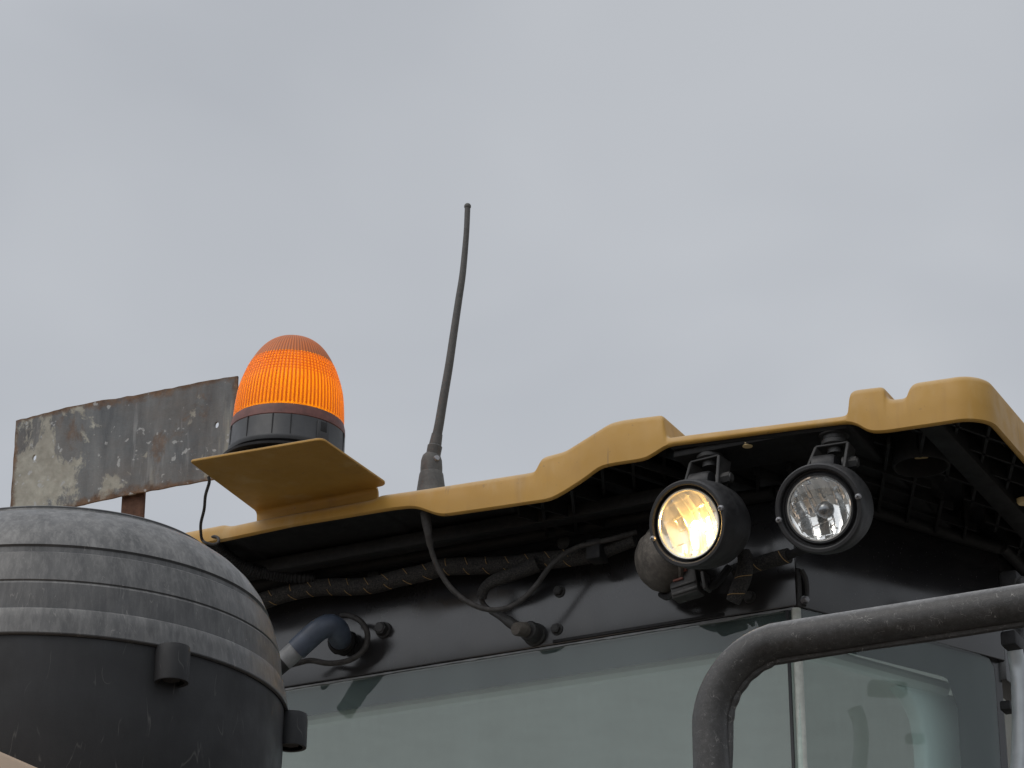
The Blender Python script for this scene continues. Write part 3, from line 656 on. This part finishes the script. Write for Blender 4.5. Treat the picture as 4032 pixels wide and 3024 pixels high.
# cable of the antenna below the roof
cb = thing('antenna_cable', 'black antenna lead hanging in a loop below the roof edge', 'cable', (-0.2697, 0.03, 3.1773))
pc = [(-0.2705, 0.03, 3.1804), (-0.2695, 0.03, 3.1674), (-0.2669, 0.03, 3.1482), (-0.268, 0.04, 3.1293), (-0.2659, 0.05, 3.1098), (-0.2606, 0.06, 3.0914), (-0.2482, 0.07, 3.0688), (-0.2288, 0.08, 3.0489), (-0.2024, 0.09, 3.0346), (-0.1762, 0.1, 3.0329), (-0.1539, 0.11, 3.0436), (-0.1315, 0.12, 3.0676), (-0.1105, 0.125, 3.0956), (-0.0918, 0.13, 3.1135), (-0.0645, 0.135, 3.1264), (-0.0359, 0.14, 3.1299), (0.0019, 0.15, 3.1374), (0.0205, 0.16, 3.1436)]
link('lead', tube('lead', pc, 0.0042, 12, 6), 'cable', cb)
link('boot', tube('boot', pc[:4], [0.0095, 0.0085, 0.0062, 0.0054], 14, 6), 'cable', cb)

# ================================================================= wiring harness
hn = thing('wiring_harness', 'thick black braided wiring harness with tan tracer rings under the roof', 'wiring harness', (-0.4256, 0.17, 3.1368))
hp = [(-0.6636, 0.165, 3.1366), (-0.6334, 0.165, 3.1413), (-0.5991, 0.165, 3.146), (-0.5649, 0.165, 3.1476), (-0.5248, 0.165, 3.1458), (-0.4841, 0.165, 3.1392), (-0.4512, 0.165, 3.1355), (-0.4229, 0.165, 3.1355), (-0.4005, 0.165, 3.1381), (-0.379, 0.165, 3.1392), (-0.342, 0.165, 3.1408), (-0.3109, 0.165, 3.1442), (-0.2516, 0.165, 3.1367), (-0.1962, 0.165, 3.129), (-0.1549, 0.165, 3.1275), (-0.1139, 0.165, 3.1244), (-0.0787, 0.165, 3.1231), (-0.05, 0.165, 3.1228), (-0.0166, 0.165, 3.1292), (0.0158, 0.165, 3.1342)]
link('conduit', tube('conduit', hp, lambda u: 0.0138 - 0.0035 * max(0, (u - 0.85) / 0.15), 16, 6), 'harness', hn)
path = spline(hp, 12); T, Fm = sweep(path)
tv, tf = [], []
def tracer(path, T, Fm, i0, r, slant, a0, a1):
    base = len(tv); n = 14
    c = path[i0]
    for k in range(n + 1):
        a = a0 + (a1 - a0) * k / n
        nn, bb = Fm[i0]
        rad = nn * math.cos(a) + bb * math.sin(a)
        p = c + rad * r + T[i0] * (slant * (k / n - 0.5))
        for s in (-1, 1): tv.append(p + T[i0] * 0.0007 * s)
        tv.append(p + rad * 0.0007)
    for k in range(n):
        q = base + k * 3
        tf.extend([(q, q + 3, q + 5, q + 2), (q + 2, q + 5, q + 4, q + 1)])
random.seed(3)
acc = 0
for i in range(6, len(path) - 30):
    acc += (path[i] - path[i - 1]).length
    if acc > 0.0335:
        acc = random.uniform(-0.003, 0.003)
        # the side that faces the camera's half-space (-y)
        nn, bb = Fm[i]
        ac = math.atan2(Vector((0.3, -1, -0.4)).dot(bb), Vector((0.3, -1, -0.4)).dot(nn))
        m1 = random.uniform(0.5, 0.9)
        tracer(path, T, Fm, i, 0.0141, random.uniform(0.004, 0.013), ac - 1.25, ac - 0.25 * m1)
        tracer(path, T, Fm, i, 0.0141, random.uniform(0.004, 0.010), ac + 0.35 * m1, ac + 1.2)
o = link('tracer_rings', mesh('tracer_rings', tv, tf), 'tracer', hn, 'tan tracer thread rings'); o['kind'] = 'stuff'
br = [(-0.1421, 0.15, 3.1166), (-0.1633, 0.145, 3.1079), (-0.1885, 0.14, 3.1006), (-0.2123, 0.14, 3.0962), (-0.2299, 0.145, 3.0886), (-0.2372, 0.15, 3.0763)]
link('branch', tube('branch', br, [0.0135, 0.0105, 0.010, 0.0085, 0.008], 14, 6), 'harness', hn)
link('clip', box('clip', tuple(Vector((-0.043, 0.15, 3.1211)) - Vector((0.012, 0.012, 0.016))), tuple(Vector((-0.043, 0.15, 3.1211)) + Vector((0.012, 0.02, 0.016))), 0.003), 'rubber', hn)

h2 = thing('lamp_harness', 'short braided conduit with tan stripe between the two work lamps', 'wiring harness', (0.2314, 0.16, 3.0638))
cp = [(0.176, 0.16, 3.0541), (0.1975, 0.16, 3.0578), (0.2333, 0.155, 3.0604), (0.2673, 0.15, 3.0617)]
link('conduit', tube('conduit', cp, 0.0115, 16, 6), 'harness', h2)
link('core_cable', tube('core_cable', [(0.2644, 0.15, 3.0615), (0.2937, 0.13, 3.0577), (0.3297, 0.1, 3.0486), (0.3619, 0.08, 3.047)], 0.0065, 12, 6), 'rubber', h2)
hang = [(0.2083, 0.12, 3.0673), (0.2106, 0.12, 3.0503), (0.207, 0.12, 3.0294), (0.1975, 0.12, 3.0094), (0.189, 0.12, 2.993)]
link('hanging_end', tube('hanging_end', hang, [0.010, 0.0115, 0.0125, 0.0125, 0.0105], 16, 6), 'harness', h2)
tv, tf = [], []
for pth, r in ((cp, 0.0118), (hang, 0.0127)):
    path = spline(pth, 12); T, Fm = sweep(path)
    for i in ((18, 33) if pth is cp else (25, 40)):
        nn, bb = Fm[i]; ac = math.atan2(Vector((0.3, -1, -0.4)).dot(bb), Vector((0.3, -1, -0.4)).dot(nn))
        tracer(path, T, Fm, i, r, 0.012, ac - 1.1, ac + 1.0)
o = link('tracer_rings', mesh('tracer_rings', tv, tf), 'tracer', h2, 'tan tracer thread rings'); o['kind'] = 'stuff'

# ================================================================= work lamps
def reflector(name, Rr, depth, strip_w, seed, gain=1.0):
    rnd = random.Random(seed); v, f = [], []
    NR, NS = 44, 200
    tilt_ = [(-0.42 if q % 2 else 0.30) + rnd.uniform(-0.12, 0.12) for q in range(40)]; tv_ = [[rnd.uniform(-0.09, 0.05) for _ in range(40)] for _ in range(40)]
    for i in range(NR + 1):
        r = Rr * i / NR
        for s in range(NS):
            a = 2 * math.pi * s / NS; x, y = r * math.cos(a), r * math.sin(a)
            xr = y * 0.975 - x * 0.22
            u = xr / strip_w + 10; kk = int(math.floor(u)); fu = u - kk - 0.5
            z = -depth * (1 - (r / Rr) ** 2)
            cell = (x * 0.975 + y * 0.22) / 0.019 + 10; ck = int(math.floor(cell)); cf = cell - ck - 0.5
            z += 0.019 * (tv_[kk][ck] * cf) * min(1, (Rr - r) / 0.006) * min(1, r / 0.01)
            z += strip_w * (tilt_[kk] * gain * fu + 0.30 * fu * fu) * min(1, (Rr - r) / 0.006) * min(1, r / 0.01)
            v.append((x, y, z))
    for i in range(NR):
        for s in range(NS):
            t = (s + 1) % NS
            f.append((i * NS + s, i * NS + t, (i + 1) * NS + t, (i + 1) * NS + s))
    me = mesh(name, v, f)
    bm = bmesh.new(); bm.from_mesh(me); bmesh.ops.remove_doubles(bm, verts=bm.verts, dist=1e-6); bmesh.ops.recalc_face_normals(bm, faces=bm.faces); bm.to_mesh(me); bm.free()
    return me
def work_light(label, center, aimv, lit, bolt_side, gpos):
    root = thing('work_light', label, 'work light', gpos, 'rear work lights under the roof')
    mw = frame(center, aimv, (0, 0, 1))
    rl = 0.045 if not lit else 0.0488
    prof = [(rl + 0.0008, -0.016), (rl + 0.0015, -0.004), (max(0.0485, rl + 0.0024), -0.0035), (0.0520, -0.0105), (0.0545, -0.010), (0.0555, -0.0005), (0.057, 0.001), (0.0612, 0.001), (0.0632, -0.002), (0.0640, -0.010), (0.0648, -0.030), (0.0640, -0.055), (0.0600, -0.078), (0.0520, -0.096), (0.038, -0.108), (0.018, -0.113), (0.0, -0.114)]
    hs = link('housing', lathe('housing', prof, 72), 'lamp', root, mw=mw, sharp=28)
    link('reflector', reflector('reflector', rl, 0.022, 0.0115 if not lit else 0.013, 5 if not lit else 9, 1.7 if not lit else 0.9), 'glowchrome' if lit else 'chrome', root, mw=mw @ Matrix.Translation((0, 0, -0.0065)), sharp=25)
    link('lens_ring', lathe('lens_ring', [(rl - 0.002, -0.0055), (rl - 0.001, -0.0035), (rl + 0.001, -0.0032), (rl + 0.0016, -0.006)], 72), 'chrome' if not lit else 'glowchrome', root, mw=mw)
    link('lens_glass', lathe('lens_glass', [(rl, -0.0055), (rl * 0.8, -0.0025), (rl * 0.4, -0.0008), (0, -0.0003)], 48), 'clear', root, mw=mw)
    for a in bolt_side:
        sx, sy = 0.0592 * math.cos(R(a)), 0.0592 * math.sin(R(a))
        sc_ = link('screw', lathe('screw', [(0, 0.0034), (0.0018, 0.0034), (0.0036, 0.0026), (0.0045, 0.0008), (0.0045, -0.002)], 20), 'screw', root, mw=mw @ Matrix.Translation((sx, sy, 0.001)))
        cross = bmesh.new()
        for q in (0, 90): bmesh.ops.create_cube(cross, size=1, matrix=Matrix.Rotation(R(q + 20), 4, 'Z') @ Matrix.Diagonal((0.0046, 0.0010, 0.0012, 1)))
        me = bpy.data.meshes.new('screw_slot'); cross.to_mesh(me); cross.free()
        link('screw_slot', me, 'rubber', sc_, smooth=False, mw=mw @ Matrix.Translation((sx, sy, 0.0042)))
    bmq = bmesh.new(); bmesh.ops.create_uvsphere(bmq, u_segments=20, v_segments=14, radius=0.0065 if lit else 0.0125)
    bmesh.ops.scale(bmq, vec=(1, 1, 1.25), verts=bmq.verts); me = bpy.data.meshes.new('bulb'); bmq.to_mesh(me); bmq.free()
    link('bulb', me, 'bulb' if lit else 'bulbcap', root, mw=mw @ Matrix.Translation((-0.003, -0.006, -0.0150 if lit else -0.0145)))
    # hanger: stacked rubber grommet, stud, yoke and pivot bolt
    gx, gy, gz = gpos
    link('grommet', lathe('grommet', [(0.0, 0.004), (0.0225, 0.004), (0.0235, 0.0), (0.0215, -0.004), (0.0165, -0.005), (0.0165, -0.010), (0.0195, -0.012), (0.0195, -0.018), (0.0150, -0.021), (0.0115, -0.022), (0.0115, -0.031), (0.0, -0.031)], 36), 'bolt', root, mw=Matrix.Translation((gx, gy, gz)))
    c = Vector(center); zax = mw.to_3x3().col[2]; side = Vector((0, 0, 1)).cross(zax).normalized()
    mid = c - zax * 0.052
    for s in (-1, 1):
        a = Vector((gx, gy, gz - 0.022)) + side * s * 0.021; b = mid + side * s * 0.0265 + Vector((0, 0, 0.050))
        w = Vector((side.y, -side.x, 0)) * 0.017
        lp = [a - w, a + w, b + w * 0.8, b - w * 0.8]
        link('yoke_arm', prism('yoke_arm', lp, side * 0.005 * s, 0.001, 1), 'bolt', root)
    lp = [Vector((gx, gy, gz - 0.0235)) + side * 0.024 + w, Vector((gx, gy, gz - 0.0235)) - side * 0.024 + w, Vector((gx, gy, gz - 0.0235)) - side * 0.024 - w, Vector((gx, gy, gz - 0.0235)) + side * 0.024 - w]
    link('yoke_top', prism('yoke_top', lp, (0, 0, 0.003), 0.0008, 1), 'bolt', root)
    link('mount_lug', lathe('mount_lug', [(0, 0.016), (0.016, 0.016), (0.0185, 0.012), (0.0195, -0.016), (0.0, -0.016)], 28), 'lamp', root, mw=frame(mid + Vector((0, 0, 0.062)), side))
    link('pivot_bolt', hexbolt('pivot_bolt', 0.0085, 0.020, 1.25), 'bolt', root, mw=frame(mid + Vector((0, 0, 0.064)) + side * 0.026, side))
    return root
c1, c2 = (0.1788, -0.02, 3.068), (0.378, -0.02, 3.0564)
work_light('lit work lamp glowing warm yellow under the roof edge', c1, (-0.1271, -0.9539, -0.2719), True, (100, 280), (0.1948, 0.035, 3.2023))
work_light('unlit clear work lamp under the roof, nearer the rounded roof corner', c2, (0.072, -0.9398, -0.3342), False, (98, 278), (0.3871, 0.035, 3.1879))

# dusty horn-like lamp hidden behind the lit one
dl = thing('rubber_boot_lamp', 'dust caked rounded lamp body behind and below the lit work lamp', 'lamp', (0.0757, 0.13, 3.0797))
dm_ = frame((0.0783, 0.11, 3.0704), (-0.62, -0.70, -0.36))
link('shell', lathe('shell', [(0.0, 0.030), (0.018, 0.029), (0.032, 0.023), (0.042, 0.013), (0.0475, 0.0), (0.049, -0.012), (0.047, -0.022), (0.044, -0.03), (0.038, -0.05), (0.0, -0.055)], 40), 'lampdust', dl, mw=dm_)
link('rim', lathe('rim', [(0.0485, -0.002), (0.0515, -0.004), (0.0515, -0.009), (0.0485, -0.011)], 40), 'lampdust', dl, mw=dm_)
cn = thing('connector_block', 'black wire connector with small red clip below the lit lamp', 'connector', (0.1147, 0.12, 3.0322))
cc = Vector((0.1198, 0.115, 3.0326)); rot = Matrix.Rotation(R(-8), 4, 'Y')
def cbx(name, lo, hi, mat, bev=0.0015): link(name, box(name, lo, hi, bev, mw=Matrix.Translation(cc) @ rot), mat, cn)
cbx('body', (-0.024, -0.012, -0.024), (0.020, 0.016, 0.016), 'bolt', 0.004)
cbx('ridge', (-0.022, -0.0145, -0.020), (0.020, -0.0115, -0.015), 'bolt'); cbx('ridge', (-0.022, -0.0145, -0.009), (0.018, -0.0115, -0.005), 'bolt')
cbx('clip', (-0.012, -0.0165, 0.012), (0.008, -0.0115, 0.0155), 'redclip', 0.0008); cbx('clip', (-0.016, -0.0155, 0.001), (0.0, -0.0115, 0.004), 'redclip', 0.0008)
cbx('latch', (0.026, -0.010, -0.022), (0.032, 0.012, 0.006), 'bolt')
link('wire', tube('wire', [(0.1033, 0.115, 3.0252), (0.0957, 0.115, 3.017), (0.0803, 0.13, 3.0207), (0.0629, 0.15, 3.0342)], 0.005, 10, 6), 'rubber', cn)
link('wire', tube('wire', [(0.1351, 0.115, 3.0272), (0.1549, 0.12, 3.0213), (0.1665, 0.13, 3.0356), (0.177, 0.14, 3.0553)], 0.006, 10, 6), 'rubber', cn)

# ================================================================= wiper pivot on the header panel
wp = thing('wiper_pivot', 'dusty black wiper pivot with round cap on the panel below the looped lead', 'wiper pivot', (-0.1748, 0.2, 3.0193))
q = (-0.1693, 0.2, 3.0214)
link('boss', lathe('boss', [(0.0185, 0.0), (0.0185, 0.004), (0.016, 0.007), (0.016, 0.022), (0.0135, 0.027), (0.0, 0.028)], 32), 'bolt', wp, mw=frame((q[0], 0.2, q[2]), (0, -1, 0)))
q2 = Vector((-0.1747, 0.155, 3.018))
link('cap', lathe('cap', [(0.0, 0.010), (0.0085, 0.010), (0.0105, 0.007), (0.0112, 0.0), (0.0112, -0.014), (0.0, -0.014)], 28), 'lampdust', wp, mw=frame(q2, (-0.25, -1, -0.25)))
link('arm', tube('arm', [q2 + Vector((0, 0.01, 0)), Vector((q[0], 0.176, q[2]))], 0.0085, 12, 0), 'bolt', wp)
link('link_rod', tube('link_rod', [(-0.2288, 0.165, 3.0587), (-0.2103, 0.163, 3.0469), (-0.1945, 0.16, 3.0346), (-0.1787, 0.16, 3.0217)], [0.0045, 0.0065, 0.0085, 0.0085], 12, 5), 'bolt', wp)
link('link_rod', tube('link_rod', [(-0.2423, 0.16, 3.0789), (-0.239, 0.163, 3.0695), (-0.2272, 0.165, 3.0577)], 0.004, 10, 5), 'cable', wp)

# ================================================================= elbow fitting
ef = thing('hose_elbow', 'slate blue rubber elbow on a taped rod in front of the black panel', 'hose elbow', (-0.503, 0.18, 3.0602))
rod = [(-0.5707, 0.085, 2.987), (-0.5534, 0.09, 3.0018), (-0.5253, 0.1, 3.0293)]
link('rod', tube('rod', rod, 0.0150, 20, 4), 'rubber', ef)
link('tape', tube('tape', [(-0.5526, 0.09, 3.0024), (-0.5293, 0.0985, 3.0253)], 0.0157, 20, 0), 'tape', ef, 'grey tape wrapped round the rod')
link('elbow', tube('elbow', [(-0.5332, 0.097, 3.0212), (-0.5147, 0.1, 3.0368), (-0.4973, 0.105, 3.0516), (-0.485, 0.115, 3.0589), (-0.4811, 0.13, 3.0568), (-0.4845, 0.145, 3.052), (-0.4902, 0.158, 3.05)], [0.0175, 0.0178, 0.0178, 0.0185, 0.0190, 0.0185, 0.0170], 22, 6), 'elbow', ef, 'slate blue bent sleeve')
e0, e1 = Vector((-0.4902, 0.158, 3.05)), Vector((-0.5114, 0.199, 3.0627))
link('bellows', tube('bellows', [e0 + (e1 - e0) * (k / 24) for k in range(25)], lambda u: 0.0185 + 0.004 * u, 24, 0, ripple=lambda i: 1.0 if i % 6 < 3 else 0.84), 'rubber', ef)
tag(link('cable_loop', tube('cable_loop', [(-0.4954, 0.165, 3.093), (-0.4803, 0.168, 3.0915), (-0.4602, 0.17, 3.079), (-0.448, 0.17, 3.0564), (-0.454, 0.17, 3.0321), (-0.4783, 0.168, 3.0177), (-0.5124, 0.165, 3.0165), (-0.5434, 0.16, 3.0242), (-0.5601, 0.15, 3.0199), (-0.5793, 0.14, 3.0136)], 0.0046, 12, 7), 'cable'), 'black cable looped behind the slate blue elbow', 'cable')

# ================================================================= rusty plate
rp = thing('rusty_plate', 'weathered rusty steel plate with flaking grey paint left of the beacon', 'metal plate', (-0.967, 0.252, 3.2))
cs = [Vector(p) for p in [(-1.221, 0.25, 3.5999), (-1.1367, 0.25, 3.6015), (-1.0476, 0.25, 3.6024), (-0.9615, 0.25, 3.6001), (-0.8662, 0.25, 3.5989), (-0.7617, 0.25, 3.5964), (-0.7536, 0.25, 3.4138), (-0.8135, 0.25, 3.4136), (-0.9496, 0.25, 3.4126), (-1.0888, 0.25, 3.4115), (-1.2156, 0.25, 3.4107)]]
h1, h2_ = Vector((-1.1745, 0.25, 3.5199)), Vector((-0.799, 0.25, 3.512))
bm = bmesh.new()
# uneven outline
rnd = random.Random(2); outl = []
for i, p in enumerate(cs):
    n_ = cs[(i + 1) % len(cs)]; m = max(2, int((n_ - p).length / 0.012))
    for k in range(m):
        w = p.lerp(n_, k / m)
        if k: w = w + Vector((rnd.uniform(-.0007, .0007), 0, rnd.uniform(-.0009, .0009)))
        outl.append(w)
loops = [outl]
for hc, rx, rz in ((h1, 0.0044, 0.0058), (h2_, 0.0044, 0.0058)):
    loops.append([hc + Vector((rx * math.cos(2 * math.pi * k / 14), 0, rz * math.sin(2 * math.pi * k / 14))) for k in range(14)])
edges = []
for lp in loops:
    vv = [bm.verts.new(p) for p in lp]
    edges += [bm.edges.new((vv[i], vv[(i + 1) % len(vv)])) for i in range(len(vv))]
bmesh.ops.triangle_fill(bm, use_beauty=True, use_dissolve=False, edges=edges)
bmesh.ops.subdivide_edges(bm, edges=[e_ for e_ in bm.edges if not e_.is_boundary], cuts=2)
bmesh.ops.triangulate(bm, faces=bm.faces)
r_ = bmesh.ops.extrude_face_region(bm, geom=bm.faces[:]); bmesh.ops.translate(bm, vec=(0, 0.004, 0), verts=[q for q in r_['geom'] if isinstance(q, bmesh.types.BMVert)])
bmesh.ops.recalc_face_normals(bm, faces=bm.faces)
for q in bm.verts: q.co.y += 0.0035 * math.sin(q.co.x * 7.0) + 0.002 * math.sin(q.co.x * 23 + q.co.z * 17)
me = bpy.data.meshes.new('plate'); bm.to_mesh(me); bm.free()
def segd(p, a, b):
    ab = b - a; t = max(0, min(1, (p - a).dot(ab) / ab.dot(ab))); return (p - a - ab * t).length
ev = []
for q in me.vertices:
    p = Vector((q.co.x, 0.25, q.co.z)); d = min(segd(p, cs[i], cs[(i + 1) % len(cs)]) for i in range(len(cs)))
    d = min(d, abs((p - h2_).length - 0.008) * 0.9 + 0.006)
    ev.append(max(0.0, 1.0 - d / 0.034) * 0.70)
at = me.attributes.new('edge', 'FLOAT', 'POINT'); at.data.foreach_set('value', ev)
link('plate', me, 'rustplate', rp, sharp=30)
link('post', box('post', (-0.9905, 0.2585, 3.2), (-0.9445, 0.2645, 3.50), 0.001), 'rust', rp, 'brown rusted flat bar')

# ================================================================= grab rail
gr = thing('grab_rail', 'worn black tubular grab rail in front of the corner window', 'rail', (0.38, -0.45, 1.9))
RY = -0.45
a_, b_, c_ = Vector((0.3824, -0.45, 2.5689)), Vector((0.5569, -0.45, 2.7162)), Vector((0.7813, -0.45, 2.7152))
zr = (b_.z + c_.z) / 2; xl = 0.3827; rb = 0.098
pts = [Vector((xl, RY, z)) for z in (1.9, 2.2, 2.45, 2.55)] + [Vector((xl, RY, zr - rb))]
for k in range(1, 10):
    a = math.pi - math.pi / 2 * k / 10; pts.append(Vector((xl + rb + rb * math.cos(a), RY, zr - rb + rb * math.sin(a))))
pts += [Vector((x, RY, zr)) for x in (xl + rb, 0.6, 0.75, 0.9, 1.05)]
xr = 1.15
for k in range(0, 11):
    a = math.pi / 2 - math.pi / 2 * k / 10; pts.append(Vector((xr + rb * math.cos(a), RY, zr - rb + rb * math.sin(a))))
pts += [Vector((xr + rb, RY, z)) for z in (2.5, 2.2, 1.9)]
link('tube', tube('tube', pts, 0.0225, 28, 3), 'rail', gr)
# flattened welding seam strip along the underside
sp = [p + Vector((0, 0.006, -0.0225)) if p.z > zr - 0.002 else p + (Vector((xl + rb, RY, zr - rb)) - p).normalized() * 0.0225 + Vector((0, .006, 0)) for p in pts[3:18]]
link('seam_strip', tube('seam_strip', sp, 0.0052, 8, 4, ripple=lambda i: 1 + 0.10 * math.sin(i * 0.9)), 'rail', gr)
for x in (xl, xr + rb): link('foot', box('foot', (x - 0.05, RY - 0.05, 1.885), (x + 0.05, RY + 0.05, 1.9), 0.003), 'rail', gr)

# ================================================================= air pre-cleaner
DC = Vector((-0.0596, -1.174, 2.5024))
ap = thing('air_precleaner', 'large dusty black round air intake bowl in the lower left foreground', 'air intake', (DC.x, DC.y, 2.31))
u = 0.00018024
mwd = Matrix.Translation(DC)
top_prof = [(1338, -12), (1352, -6), (1354, 0), (1350, 20), (1336, 90), (1325, 138), (1319, 148), (1313, 152), (1310, 200), (1300, 300), (1290, 314), (1296, 322), (1290, 350), (1268, 430), (1248, 496), (1240, 502), (1222, 506), (1216, 540), (1220, 546), (1226, 552), (1190, 630), (1130, 715), (1055, 790), (975, 848), (905, 884), (900, 886), (897, 894), (898, 904), (890, 910), (872, 911), (800, 900), (500, 940), (0, 960)]
link('bowl', lathe('bowl', [(r * u, z * u) for r, z in top_prof], 128), 'dome', ap, 'dusty grey black domed bowl with grooves', mw=mwd, sharp=24)
body_prof = [(1330, -2), (1332, -40), (1326, -300), (1300, -700), (1240, -860), (900, -1050), (820, -1068), (0, -1070)]
link('body', lathe('body', [(r * u, z * u) for r, z in body_prof], 128), 'body', ap, 'smooth charcoal lower drum', mw=mwd, sharp=30)
def lug(ang, name='lug'):
    a = R(ang); c = Vector((math.cos(a), math.sin(a), 0)) * 1372 * u
    m = mwd @ Matrix.Translation(c + Vector((0, 0, -100 * u)))
    link(name, lathe(name, [(70 * u, -108 * u), (92 * u, -110 * u), (94 * u, -100 * u), (96 * u, 60 * u), (90 * u, 92 * u), (70 * u, 100 * u), (0, 100 * u)], 28), 'body', ap, mw=m)
    link('lug_bolt', lathe('lug_bolt', [(72 * u, -60 * u), (50 * u, -96 * u), (0, -100 * u)], 6), 'rubber', ap, mw=m)
for ang in [-27.4, 31.0] + [-115, -165, 145, 95]: lug(ang)
# hood carrying it
hd = thing('engine_hood', 'sand coloured engine hood at the lower left corner', 'hood', (-0.4, -1.6, 0.9))
link('top_panel', box('top_panel', (-1.0, -2.9, 0.9), (0.196, -0.85, 2.309), 0.006), 'tan', hd)
link('neck', lathe('neck', [(0.15, 0.0), (0.15, 0.02), (0.11, 0.03), (0.11, 0.12)], 40), 'body', ap, mw=Matrix.Translation((DC.x, DC.y, 2.30)))
